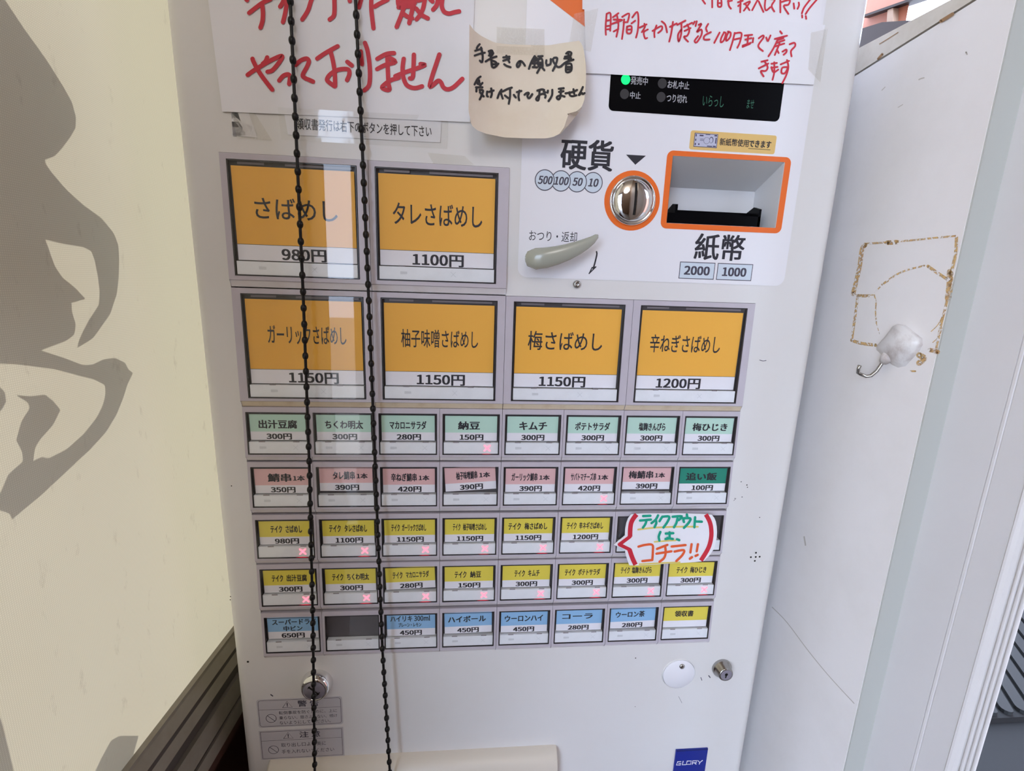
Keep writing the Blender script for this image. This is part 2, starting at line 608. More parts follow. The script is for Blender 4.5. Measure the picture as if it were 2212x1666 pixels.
b = MB(); b.box((X2, -2.2, 0), (0.40, -0.28, 2.4), M_WALLB); b.box((X2, -0.28, 2.1), (0.40, -0.141, 2.4), M_WALLB)
struct(b.build('wall_street'))  # unseen wall, brought forward to narrow the doorway and cut its daylight

# ---- left wall under the window, window, sill
sl0, sl1 = at_x(494.5, 1364.8, XB), at_x(300, 1616.5, XB)
slope = (sl1.z - sl0.z) / (sl1.y - sl0.y)


def sillz(y): return sl0.z + slope * (y - sl0.y)


YA, YB = 0.60, -0.50      # extent of the window wall in Y
b = MB()
b.box((-0.37, YB, 0), (-0.262, YA, 0.70), M_WOOD)
wl = struct(b.build('wall_left'))
prof = [(-0.36, 0.0), (XB, 0.0), (-0.2660, -0.001), (-0.2655, -0.004), (-0.2605, -0.0125), (-0.2600, -0.0165), (-0.2560, -0.0250), (-0.2555, -0.033),
        (-0.2520, -0.0335), (-0.2495, -0.0510), (-0.2500, -0.0530), (-0.2480, -0.0535), (-0.2462, -0.066), (-0.2462, -0.075), (-0.26, -0.075), (-0.26, -0.30), (-0.36, -0.30)]
pm = [M_ALU, M_ALU, M_ALU, M_ALU, M_ALUD, M_ALU, M_ALUD, M_ALUD, M_ALU, M_ALUD, M_ALUD, M_ALU, M_WOOD, M_WOOD, M_WOOD, M_WOOD, M_WOOD]
win = MB()
for i in range(len(prof)):
    (xa, za), (xb, zb) = prof[i], prof[(i + 1) % len(prof)]
    win.face([(xa, YA, sillz(YA) + za), (xa, YB, sillz(YB) + za), (xb, YB, sillz(YB) + zb), (xb, YA, sillz(YA) + zb)], pm[i])
win.box((-0.34, YB, 0.60), (-0.275, YB + 0.03, 2.40), M_ALU)
win.box((-0.36, YA - 0.04, 0.72), (-0.275, YA, 2.30), M_ALU)
win.box((-0.36, YB, 2.24), (-0.262, YA, 2.40), M_ALU)
wo = struct(win.build('window_1'))
XG = XB - 0.06
b = MB()
b.face([(XG, YA, 0.78), (XG, YB, 0.78), (XG, YB, 2.26), (XG, YA, 2.26)], M_GLASS)
b.build('window_pane', wo)


def onto_glass(px, py):
    p = at_x(px, py, XB)
    return p + SUN_DIR * ((XG - 0.001 - XB) / SUN_DIR.x)


C1 = lambda pts: [(x / 2.777, y / 2.777) for x, y in pts]
C2 = lambda pts: [(x / 2.777, 600 + y / 2.777) for x, y in pts]
brush = ([(-420, -260), (-90, -150)] + C1([(30, 0), (150, 180), (280, 360), (380, 520), (430, 610), (455, 700), (455, 765), (430, 810), (380, 880),
         (330, 935), (270, 955), (275, 985), (310, 1035), (400, 1140), (500, 1230), (610, 1310), (680, 1395), (710, 1470), (715, 1560)]) +
         C2([(712, 0), (700, 100), (660, 220), (560, 360), (465, 418), (480, 360), (530, 260), (595, 160), (600, 80), (590, 0)]) +
         C1([(570, 1560), (550, 1505), (500, 1478), (380, 1460), (270, 1432), (330, 1600)]) +
         C2([(375, 0), (450, 60), (510, 125), (430, 148), (430, 200), (455, 280), (445, 340), (400, 375), (240, 435), (380, 480), (500, 525), (560, 520),
             (620, 490), (690, 482), (750, 510), (770, 550), (797, 572), (765, 640), (740, 720), (700, 820), (640, 920), (540, 1030), (400, 1160),
             (250, 1300), (75, 1445), (60, 1410), (0, 1390), (-120, 1380), (-120, 1330), (0, 1300), (50, 1180), (140, 1100), (135, 1040), (100, 970), (130, 860),
             (180, 780), (170, 745), (105, 705), (180, 712), (270, 702), (320, 740), (362, 795), (320, 880), (240, 970), (210, 1020), (200, 1100),
             (250, 1075), (290, 1085), (400, 1030), (500, 940), (580, 840), (620, 760), (635, 690), (630, 640), (560, 605), (480, 585), (330, 545),
             (100, 515), (0, 510), (-1100, 470)]))
b = MB()
b.slab([onto_glass(*p) for p in brush], (-0.0006, 0, 0), M_VINYL)
b.slab([onto_glass(*p) for p in C2([(-200, 640), (0, 655), (30, 690), (37, 740), (20, 780), (-10, 810), (-200, 830)])], (-0.0006, 0, 0), M_VINYL)
b.build('window_lettering', wo, label='black brush lettering on the window glass, its shadow on the blind')
b = MB()
b.slab([onto_glass(*p) for p in [(190, 1700), (218, 1640), (240, 1600), (258, 1590), (299, 1590), (288, 1632), (262, 1700)]], (-0.02, 0, 0), M_ALUD)
b.build('low_shadow_caster', wo)  # slab in a shadow's outline, added to cast the lower dark patch
b = MB()
b.slab([onto_glass(*p) for p in [(-90, 1440), (-25, 1490), (4, 1560), (38, 1700), (-90, 1760)]], (-0.02, 0, 0), M_ALUD)
b.build('corner_shadow_caster', wo)  # added shadow caster, shaped to the dark patch at the left edge

# ---- roller blind
YE = -0.485
bl = thing('roller_blind', (XB, 0.0, 2.2), 'cream woven roller blind with the shadow of large brush lettering, left of the machine', 'blind')
b = MB()
y0, y1 = YE, 0.56
b.face([(XB, y0, sillz(y0) - 0.0005), (XB, y1, sillz(y1) - 0.0005), (XB, y1, 2.2), (XB, y0, 2.2)], M_BLIND)
b.build('blind_fabric', bl)
b = MB()
b.tube([(XB - 0.005, y0 - 0.01, 2.215), (XB - 0.005, y1 + 0.01, 2.215)], 0.021, M_ALU, 20)
b.build('roller_tube', bl)

# ---- partition on the right
tj = lambda y, a, c: a.z + (c.z - a.z) / (c.y - a.y) * (y - a.y)
ca, cb = at_x(1865, 153, XR), at_x(2110, 0, XR)
ta, tb = at_x(1872, 96, XR), at_x(2055, 0, XR)
YP = -0.072
YPB = 0.58
wp = MB()
wp.slab([(XR, YPB, 0), (XR, YPB, tj(YPB, ca, cb)), (XR, YP, tj(YP, ca, cb)), (XR, YP, 0)], (0.040, 0, 0), M_PART)
wr = struct(wp.build('wall_right'))
b = MB()
b.slab([(XR - 0.0006, YPB, tj(YPB, ca, cb) + 0.0012), (XR - 0.0006, YPB, tj(YPB, ta, tb)), (XR - 0.0006, YP, tj(YP, ta, tb)), (XR - 0.0006, YP, tj(YP, ca, cb) + 0.0012)], (0.042, 0, 0), M_CAP)
b.slab([(XR + 0.002, YPB, tj(YPB, ca, cb) - 0.001), (XR + 0.002, YPB, tj(YPB, ca, cb) + 0.003), (XR + 0.002, YP, tj(YP, ca, cb) + 0.003), (XR + 0.002, YP, tj(YP, ca, cb) - 0.001)], (0.03, 0, 0), M_JOINT)
b.build('top_rail', wr)
b = MB()
b.box((XR + 0.0004, YP - 0.0012, 0), (X2 + 0.02, YP, 2.1), M_ENDF)
b.build('end_strip', wr, label='grey green end strip of the partition')
b = MB()
zc = lambda x, y: at_x(1780 + x / 4.384, 480 + y / 4.384, XR - 0.0003)
for pts, w in (([(390, 215), (360, 260), (340, 400), (310, 540), (275, 680)], 42), ([(400, 205), (590, 192), (700, 182), (850, 170), (1040, 150), (1250, 130)], 18),
               ([(600, 195), (690, 190)], 44), ([(270, 682), (380, 690), (480, 690)], 10), ([(320, 700), (420, 700)], 26), ([(318, 705), (296, 880), (262, 1120)], 24),
               ([(262, 1120), (360, 1150), (490, 1165)], 30), ([(478, 700), (492, 760), (488, 850), (496, 960)], 12), ([(496, 960), (525, 1060)], 6),
               ([(1255, 140), (1245, 300), (1205, 480), (1190, 600)], 30), ([(1195, 470), (1190, 600), (1175, 720)], 62), ([(1165, 740), (1140, 850), (1110, 960), (1090, 1060), (1060, 1220)], 26),
               ([(480, 668), (530, 615)], 12), ([(550, 590), (605, 555)], 20), ([(620, 540), (700, 490), (800, 450), (950, 412)], 17), ([(985, 418), (1080, 485), (1165, 540)], 30),
               ([(1130, 870), (1080, 970), (1015, 1035)], 8), ([(1120, 1000), (1090, 1080), (1030, 1140)], 8), ([(900, 1260), (950, 1290), (900, 1335)], 55), ([(1000, 1210), (1080, 1230)], 40),
               ([(820, 1412), (865, 1412)], 16)):
    b.ribbon(pts, w, zc, M_RESID)
b.build('glue_residue', wr, label='brown traces of torn off tape')
b = MB()
zs = lambda x, y: at_x(x, y, XR - 0.0002)
for pts, w in (([(1668, 1312), (1700, 1345), (1745, 1405), (1790, 1460), (1845, 1520)], 1.6), ([(1985, 172), (1989, 170), (1996, 168)], 2.6), ([(2087, 113), (2089, 117)], 3.5),
               ([(1737, 1160), (1740, 1178)], 3), ([(1905, 195), (1912, 188)], 1.5), ([(1940, 232), (1950, 226)], 1.5)):
    b.ribbon(pts, w, zs, mat('scuff', srgb(192, 186, 180), 0.9))
zs2 = lambda x, y: at_x(x, y, XR - 0.0010)
for pts, w in (([(2032, 46), (2058, 30)], 7), ([(1897, 127), (1906, 117)], 5), ([(1900, 95), (1940, 70)], 1.6)):
    b.ribbon(pts, w, zs2, mat('chipped_paint', srgb(160, 126, 92), 0.9))
b.build('scuff_marks', wr)

# ---- door frame
prof = [(X2, YP), (X2, -0.1068), (X2 + 0.0006, -0.1072), (X2 - 0.0004, -0.1078), (X2 - 0.0002, -0.1093), (X2 + 0.0005, -0.1098), (X2, -0.1102), (X2, -0.1275), (X2 - 0.0006, -0.1283), (X2 - 0.0002, -0.1294),
        (X2 + 0.0012, -0.1310), (X2 + 0.0030, -0.1322)]
x_, y_ = X2 + 0.0030, -0.1322
for k in range(3):
    for i in range(7):
        a = math.pi * i / 6
        prof.append((x_ + 0.0006 - 0.0012 * math.sin(a), y_ - 0.0012 - 0.0012 * (1 - math.cos(a)) * 1.0))
    y_ -= 0.0028
    x_ += 0.0003
prof += [(X2 + 0.030, YP)]
b = MB()
for i in range(len(prof)):
    (xa, ya), (xb, yb) = prof[i], prof[(i + 1) % len(prof)]
    b.face([(xa, ya, 0), (xb, yb, 0), (xb, yb, 2.1), (xa, ya, 2.1)], M_DOORF)
b.face([(x, y, 2.1) for x, y in prof], M_DOORF)
do = b.build('door_1')
weld(do, 1e-5)
struct(do)

# ================================================================== OUTSIDE THE DOOR
b = MB()
b.box((-30, -30, -0.30), (30, 30, -0.12), M_GROUND)
struct(b.build('street_ground'))
b = MB()
b.box((0.42, -1.1, 2.25), (2.6, 0.75, 2.33), M_WELL)
struct(b.build('added_awning_1'))  # unseen awning, added to hold sky light off the doorway
b = MB()
b.box((-0.30, 0.67, -0.12), (0.42, 9.0, 7.0), M_WALLB)
struct(b.build('sun_blocking_wall'))  # unseen neighbouring block, added to keep sun off the facade opposite
bd = thing('terracotta_building', (3.4, 3.0, -0.12), 'terracotta building across the street seen above the partition', 'building')
XF = 3.4
b = MB()
p_r = at_x(1958, 40, XF)
b.box((XF, -3.9, -0.12), (XF + 0.3, p_r.y - 1.4, 2.3), M_TERRA)
b.slab([(XF, p_r.y, -0.12), (XF, 6.5, -0.12), (XF + 0.3, 6.5, -0.12), (XF + 0.3, p_r.y + 0.8, -0.12)], (0, 0, 5.1), M_TERRA)
b.build('facade', bd)
b = MB()
b.slab([at_x(1862, 38, XF - 0.06), at_x(1862, 33, XF - 0.06), at_x(1990, -12, XF - 0.06), at_x(1990, -6, XF - 0.06)], (0.1, 0, 0), M_BEAM_SHADE)
b.build('eave_beam', bd)
b = MB()
b.slab([at_x(1914, 70, XF - 0.05), at_x(1917, 22, XF - 0.05), at_x(1929, 17, XF - 0.05), at_x(1928, 66, XF - 0.05)], (0.1, 0, 0), M_POST)
b.build('wall_post', bd)
b = MB()
b.slab([at_x(1850, 130, XF - 0.1), at_x(1860, 62, XF - 0.1), at_x(1905, 48, XF - 0.1), at_x(1962, 44, XF - 0.1), at_x(1968, 95, XF - 0.1)], (0.15, 0, 0), M_BEAM_SHADE)
b.build('facade_shade_slab', bd)  # dark slab standing in for the shadow low on the facade

st = thing('step_grating', (1.6, 0.9, -0.12), 'dark grey ribbed step outside the door at lower right', 'step')
b = MB()
b.box((0.75, -1.0, -0.12), (2.7, 0.668, -0.03), M_STEP)
b.box((0.75, 0.668, -0.12), (2.7, 2.4, -0.012), M_RIBD)
b.build('step_base', st)
ra, rb = at_z(2163.6, 1461.5, 0.0), at_z(2204, 1524, 0.0)
dr = (ra - rb)
dr.z = 0
dr.normalize()
for k in range(-7, 16):
    e = Vector((1.54 + k * 0.052, 0.69, 0))
    sd = Vector((dr.y, -dr.x, 0)) * 0.016
    pts = []
    far = e + dr * 1.4
    pts += [far - sd, far + sd]
    for i in range(7):
        a = math.pi * i / 6
        pts.append(e + sd * math.cos(a) - dr * 0.016 * math.sin(a))
    b = MB()
    b.slab([(p.x, p.y, 0.0) for p in pts], (0, 0, -0.014), M_RIB)
    b.build('rib', st)

# ================================================================== THE TICKET MACHINE
tm = thing('ticket_machine', (0.015, 0.25, 0.0), 'cream white meal ticket vending machine with rows of menu buttons', 'ticket machine')
DX0, DX1, DZ0, DZ1 = -0.2275, 0.2575, 0.10, 1.62


def panel_box(name, a, b_, rad, material, cuts=(), segs=5):
    bm = bmesh.new()
    bmesh.ops.create_cube(bm, size=1.0)
    for v in bm.verts:
        v.co = Vector([a[i] + (v.co[i] + 0.5) * (b_[i] - a[i]) for i in range(3)])
    ed = [e for e in bm.edges if all(abs(v.co.y - a[1]) < 1e-6 for v in e.verts)]
    ed += [e for e in bm.edges if abs(e.verts[0].co.z - e.verts[1].co.z) < 1e-6 and abs(e.verts[0].co.x - e.verts[1].co.x) < 1e-6 and e not in ed]
    bmesh.ops.bevel(bm, geom=ed, offset=rad, segments=segs, profile=0.5, affect='EDGES')
    me = bpy.data.meshes.new(name)
    bm.to_mesh(me)
    bm.free()
    o = bpy.data.objects.new(name, me)
    COL.objects.link(o)
    for i, (p, q) in enumerate(cuts):
        cb_ = MB()
        cb_.box(p, q, material)
        co = cb_.build('cutter')
        weld(co)
        md = o.modifiers.new('cut', 'BOOLEAN')
        md.object = co
        md.operation = 'DIFFERENCE'
        md.solver = 'EXACT'
        dg = bpy.context.evaluated_depsgraph_get()
        new = bpy.data.meshes.new_from_object(o.evaluated_get(dg))
        o.modifiers.clear()
        old = o.data
        o.data = new
        bpy.data.meshes.remove(old)
        bpy.data.objects.remove(co)
    c = Vector([(a[i] + b_[i]) / 2 for i in range(3)])
    o.data.transform(Matrix.Translation(-c))
    o.data.materials.clear()
    o.data.materials.append(material)
    for p in o.data.polygons:
        p.use_smooth = False
    o.data.name = name
    WORLD_LOC[o] = c
    return o, c


def adopt(o, c, parent):
    o.parent = parent
    o.location = c - WORLD_LOC[parent]


o, c = panel_box('cabinet_body', (-0.222, 0.062, 0.03), (0.252, 0.46, 1.60), 0.004, M_BODY)
adopt(o, c, tm)
YBTN = 0.012
o, c = panel_box('front_door', (DX0, 0.0, DZ0), (DX1, 0.06, DZ1), 0.0105, M_FACE,
                 [((-0.2003, -0.02, 0.8745), (0.2003, YBTN, 1.1895)), ((-0.2003, -0.02, 1.1890), (-0.0003, YBTN, 1.2804)),
                  ((0.1205, -0.02, 1.2475), (0.2075, 0.040, 1.2945))])
adopt(o, c, tm)
for p in o.data.polygons:
    n_ = p.normal
    p.use_smooth = max(abs(n_.x), abs(n_.y), abs(n_.z)) < 0.999
o.data.set_sharp_from_angle(angle=math.radians(25)) if hasattr(o.data, 'set_sharp_from_angle') else None
door = o
b = MB()
b.box((-0.2, 0.08, 0.0), (0.23, 0.44, 0.032), M_WELL)
b.build('base_plinth', tm)

# ---- menu buttons
ZROW = [1100.0, 1055.1, 1009.7, 965.0, 919.2]


def front_y(t): return -1.0 - 1.6 * t          # mm, housing front: leans out towards its lower edge


def menu_button(x0, z0, w, h, win_, card, strip, spec, ledge, label):
    """x0, z0: upper left corner in mm; win_, card, strip: (xa, xb, za, zb) relative to it"""
    big = w > 60
    zl = -(h - 5.6) if big else -(h - 4.6)
    hb = MB()
    P = lambda x, z, y: ((x0 + x) * MM, y * MM, (z0 + z) * MM)
    fy = lambda z: front_y(min(1.0, -z / -zl))
    g = 0.15
    wa, wb, wt, wz = win_
    for xa, xb, za, zb in ((g, w - g, 0 - g, wt), (g, wa, wt, wz), (wb, w - g, wt, wz), (g, w - g, wz, zl)):
        hb.face([P(xa, zb, fy(zb)), P(xb, zb, fy(zb)), P(xb, za, fy(za)), P(xa, za, fy(za))], M_FRAME)
    # window walls
    D = 3.2
    for (xa, za), (xb, zb) in (((wa, wt), (wb, wt)), ((wb, wt), (wb, wz)), ((wb, wz), (wa, wz)), ((wa, wz), (wa, wt))):
        hb.face([P(xa, za, fy(za)), P(xb, zb, fy(zb)), P(xb, zb, D), P(xa, za, D)], M_WELL)
    hb.face([P(wa, wz, D), P(wb, wz, D), P(wb, wt, D), P(wa, wt, D)], M_WELL)
    # outer sides and top
    hb.face([P(g, -g, fy(0)), P(w - g, -g, fy(0)), P(w - g, -g, 6), P(g, -g, 6)], M_FRAME)
    for xs in (g, w - g):
        hb.face([P(xs, -g, fy(0)), P(xs, zl, fy(zl)), P(xs, -h + 0.6, 0.0), P(xs, -h + 0.6, 6), P(xs, -g, 6)], M_FRAME)
    # under-lip and ledge sloping back
    hb.face([P(g, zl, fy(zl)), P(w - g, zl, fy(zl)), P(w - g, zl - 0.5, fy(zl) + 0.9), P(g, zl - 0.5, fy(zl) + 0.9)], M_FRAME)
    hb.face([P(g, zl - 0.5, fy(zl) + 0.9), P(w - g, zl - 0.5, fy(zl) + 0.9), P(w - g, -h + 0.7, 0.2), P(g, -h + 0.7, 0.2)], ledge)
    hb.face([P(g, -h + 0.7, 0.2), P(w - g, -h + 0.7, 0.2), P(w - g, -h + 0.7, 6), P(g, -h + 0.7, 6)], M_RIM)
    if big:
        for xa, xb in ((wa + 6, wa + 24), (wa + 38, wb - 4)):
            hb.face([P(xa, wt - 2.6, 1.6), P(xb, wt - 2.6, 1.6), P(xb, wt - 0.9, 1.6), P(xa, wt - 0.9, 1.6)], M_TAB)
    btn = hb.build('menu_button', tm, label=label)
    # name card with its print
    ca_, cb_, ct, cz = card
    split = spec.get('split', ct - (ct - cz) * 0.66)
    rot = spec.get('rot', 0.0)
    if spec.get('col'):
        cm = MB()
        yc = 0.35
        pv = ((x0 + (ca_ + cb_) / 2), (z0 + (ct + cz) / 2))

        def RP(x, z, y):
            X, Z = x0 + x, z0 + z
            dx, dz = X - pv[0], Z - pv[1]
            return ((pv[0] + dx * math.cos(rot) - dz * math.sin(rot)) * MM, y * MM, (pv[1] + dx * math.sin(rot) + dz * math.cos(rot)) * MM)
        cm.face([RP(ca_, split, yc), RP(cb_, split, yc), RP(cb_, ct, yc), RP(ca_, ct, yc)], CARDCOL[spec['col']])
        cm.face([RP(ca_, cz, yc), RP(cb_, cz, yc), RP(cb_, split, yc), RP(ca_, split, yc)], M_CARD)
        if big:
            cm.face([RP(ca_, split - 0.15, yc - 0.05), RP(cb_, split - 0.15, yc - 0.05), RP(cb_, split + 0.15, yc - 0.05), RP(ca_, split + 0.15, yc - 0.05)], M_INK)
        for body, xa, xb, za, zb, bold in spec['text']:
            cm.text(body, (x0 + xa) * MM, (x0 + xb) * MM, (z0 + zb) * MM, (z0 + za) * MM, (yc - 0.12) * MM, M_INK, bold, rot, (pv[0] * MM, pv[1] * MM))
        cm.build('name_card', btn)
    # status strip at the foot of the key
    sa, sb, st_, sz = strip
    sm_ = MB()
    y0_ = fy(st_) + 0.4
    y1_ = fy(sz) + 0.4
    sm_.face([P(sa, sz, y1_), P(sb, sz, y1_), P(sb, st_, y0_), P(sa, st_, y0_)], M_STRIP)
    sm_.face([P(sa, st_, y0_), P(sb, st_, y0_), P(sb, st_, 2.6), P(sa, st_, 2.6)], M_STRIP)
    for xs in (sa, sb):
        sm_.face([P(xs, st_, y0_), P(xs, sz, y1_), P(xs, sz, 2.6), P(xs, st_, 2.6)], M_TAB)
    for f in (0.17, 0.76):
        xa = sa + (sb - sa) * f
        tw = (sb - sa) * (0.055 if big else 0.11)
        sm_.face([P(xa, st_ - 0.1, y0_ - 0.1), P(xa + tw, st_ - 0.1, y0_ - 0.1), P(xa + tw, st_ + 0.9, y0_ - 0.1), P(xa, st_ + 0.9, y0_ - 0.1)], M_TAB)
    xc = sa + (sb - sa) * (0.64 if big else 0.80)
    zc_ = (st_ + sz) / 2 + 0.2
    r_ = 1.9
    if not spec.get('lit'):
        yy = (y0_ + y1_) / 2 - 0.25
        for s in (-1, 1):
            sm_.ribbon([(-r_, -r_ * s), (r_, r_ * s)], 0.28, lambda u, v: P(xc + u, zc_ + v, yy), M_FAINT, caps=False)
        sm_.face([P(sa + 0.18 * (sb - sa), zc_ - 1.0, yy), P(sa + 0.18 * (sb - sa) + 5, zc_ - 0.8, yy), P(sa + 0.18 * (sb - sa) + 5, zc_ + 0.9, yy), P(sa + 0.18 * (sb - sa), zc_ + 1.1, yy)], M_FAINT)
    sm_.build('status_strip', btn)
    if spec.get('lit'):
        lm = MB()
        yy = (y0_ + y1_) / 2 - 0.3
        for s in (-1, 1):
            lm.ribbon([(-2.2, -2.2 * s), (2.2, 2.2 * s)], 1.35, lambda u, v: P(xc + u, zc_ + v, yy), M_XON)
        za_, zb_ = sz - 0.15, wz + 0.05
        lm.face([P(xc - 6.5, (za_ + zb_) / 2 - 0.1, y1_ - 0.1), P(xc + 5.0, (za_ + zb_) / 2 - 0.1, y1_ - 0.1), P(xc + 1.5, za_ + 0.1, y1_ - 0.1), P(xc - 2.5, za_ + 0.1, y1_ - 0.1)], M_REDLED)
        lm.face([P(xc - 4.0, zb_, y1_ - 0.1), P(xc + 4.0, zb_, y1_ - 0.1), P(xc + 5.0, (za_ + zb_) / 2 - 0.1, y1_ - 0.1), P(xc - 6.5, (za_ + zb_) / 2 - 0.1, y1_ - 0.1)], M_REDLED)
        lm.build('sold_out_light', btn, label='lit red cross')
    # clear key cover with a thin smoke rim
    km = MB()
    ox = random.uniform(-0.25, 0.25)
    oz = random.uniform(-0.2, 0.3)
    ky = lambda x, z: fy(z) - 0.55 + ox * (x - w / 2) / w + oz * (z / h + 0.5)
    e = 0.35
    rw = 0.75 if not big else 1.0
    qa, qb, qt, qz = wa + e, wb - e, wt - e, wz + e
    km.face([P(qa, qz, ky(qa, qz)), P(qb, qz, ky(qb, qz)), P(qb, qt, ky(qb, qt)), P(qa, qt, ky(qa, qt))], M_CLEAR)
    for xa, xb, za, zb in ((qa, qb, qt, qt - rw * 0.6), (qa, qb, qz + rw * 0.6, qz), (qa, qa + rw * 0.6, qt, qz), (qb - rw * 0.6, qb, qt, qz)):
        km.face([P(xa, zb, ky(xa, zb) + 0.25), P(xb, zb, ky(xb, zb) + 0.25), P(xb, za, ky(xb, za) + 0.25), P(xa, za, ky(xa, za) + 0.25)], M_RIM)
    km.face([P(qa, qz, ky(qa, qz)), P(qb, qz, ky(qb, qz)), P(qb, qz, 2), P(qa, qz, 2)], M_RIM)
    for xs in (qa, qb):
        km.face([P(xs, qt, ky(xs, qt)), P(xs, qz, ky(xs, qz)), P(xs, qz, 2), P(xs, qt, 2)], M_RIM)
    km.build('key_cover', btn, label='clear plastic cover')
    return btn


YEN = '円'
SZ = 0.014      # extra weight of the prices
BIG = [('さばめし', 980, 0, 0, .184, .83, (-28, -42.2), .5477, 30.7), ('タレさばめし', 1100, 1, 0, .1356, .872, (-27, -42), .506, 37),
       ('ガーリックさばめし', 1150, 0, 1, .189, .84, (-26.8, -40.6), .55, 36.3), ('柚子味噌さばめし', 1150, 1, 1, .167, .835, (-27.3, -41.1), .51, 36.7),
       ('梅さばめし', 1150, 2, 1, .14, .816, (-26.4, -41.2), .469, 37), ('辛ねぎさばめし', 1200, 3, 1, .122, .79, (-26.7, -41.1), .4286, 37)]
for name, price, cx, ry, xa, xb, (za, zb), pc, pw in BIG:
    z0 = 1280.2 if ry == 0 else 1189.4
    x0 = -200 + 100 * cx
    dx = 4.5 if ry == 0 else 6.2
    win_ = (dx, dx + 87.6, -4.0, -82.3)
    card = (dx + 2.1, dx + 85.4, -7.9, -71.2)
    strip = (dx + 1.6, dx + 86.0, -72.0, -81.3)
    pc = dx + 87.6 * pc
    txt = [(name, dx + 87.6 * xa, dx + 87.6 * xb, za, zb, 0.003), (str(price) + YEN, pc - pw / 2, pc + pw / 2, -62.4, -70.8, 0.011)]
    menu_button(x0, z0, 100, 90 if ry else 90.8, win_, card, strip, dict(col='orange', text=txt, split=-60.2), M_STAIN if ry else M_LEDGE,
                'large orange menu button priced %d yen, %s in the %s row' % (price, ('leftmost', 'second', 'third', 'rightmost')[cx], ('top', 'second')[ry]))

S = [  # rows of small buttons: (texts, price, colour, lit, extra)
    [([('出汁豆腐', 9.4, 31)], 300), ([('ちくわ明太', 9.2, 30.5)], 300), ([('マカロニサラダ', 8.6, 29.5)], 280), ([('納豆', 12.7, 17.3)], 150), ([('キムチ', 12, 22.3)], 300),
     ([('ポテトサラダ', 7.8, 28)], 300), ([('塩麹きんぴら', 11.2, 21.5)], 300), ([('梅ひじき', 7.8, 28)], 300)],
    [([('鯖串', 13, 18.5), ('1本', 33.5, 9.2)], 350), ([('タレ鯖串', 13.3, 17.8), ('1本', 33, 8.8)], 390), ([('辛ねぎ鯖串', 8.8, 21), ('1本', 31.8, 8.5)], 420),
     ([('柚子味噌鯖串', 11.3, 17.2), ('1本', 30.4, 8.6)], 390), ([('ガーリック鯖串', 7, 21.5), ('1本', 30.4, 8.4)], 390), ([('サバトマチーズ串', 7, 21.5), ('1本', 30.3, 8.6)], 420),
     ([('梅鯖串', 7, 21), ('1本', 30, 8.5)], 390), ([('追い飯', 7.8, 27)], 100)],
    [([('テイク', 11.6, 9.5), ('さばめし', 24.2, 13.5)], 980), ([('テイク', 7.8, 9.7), ('タレさばめし', 20.8, 19)], 1100), ([('テイク', 8, 7), ('ガーリックさばめし', 17, 20.5)], 1150),
     ([('テイク', 8.7, 6.2), ('柚子味噌さばめし', 17.2, 20)], 1150), ([('テイク', 5.7, 10.5), ('梅さばめし', 19.6, 19.4)], 1150), ([('テイク', 6.2, 8.3), ('辛ネギさばめし', 17, 21)], 1200), None, None],
    [([('テイク', 9.3, 9.4), ('出汁豆腐', 22, 17)], 300), ([('テイク', 8.2, 9.5), ('ちくわ明太', 21, 19)], 300), ([('テイク', 8.3, 8.4), ('マカロニサラダ', 19.7, 20)], 280),
     ([('テイク', 10.5, 10), ('納豆', 23.9, 9.2)], 150), ([('テイク', 12.4, 9), ('キムチ', 24.4, 10)], 300), ([('テイク', 7.1, 9), ('ポテトサラダ', 19, 19.5)], 300),
     ([('テイク', 7.5, 8), ('塩麹きんぴら', 17.6, 18)], 300), ([('テイク', 9, 9.8), ('梅ひじき', 21.7, 15)], 300)],
    [([('スーパードライ', 6.0, 36), ('中ビン', 15, 15.5)], 650), None, ([('ハイリキ 300ml', 5.2, 34), ('プレーン・レモン', 12, 19.6)], 450), ([('ハイボール', 5.2, 33)], 450),
     ([('ウーロンハイ', 5.4, 34)], 450), ([('コーラ', 7.4, 27.5)], 280), ([('ウーロン茶', 6.8, 26.7)], 280), ([('領収書', 12.3, 17.6)], 0)]]
LIT = {(0, 3), (1, 5)} | {(2, i) for i in range(6)} | {(3, i) for i in range(8)}
COLS = ['mint', 'pink', 'yellow', 'yellow', 'blue']
ORD = ('first', 'second', 'third', 'fourth', 'fifth', 'sixth', 'seventh', 'last')
ROWN = ('upper pale green', 'pink', 'upper yellow', 'lower yellow', 'bottom blue')
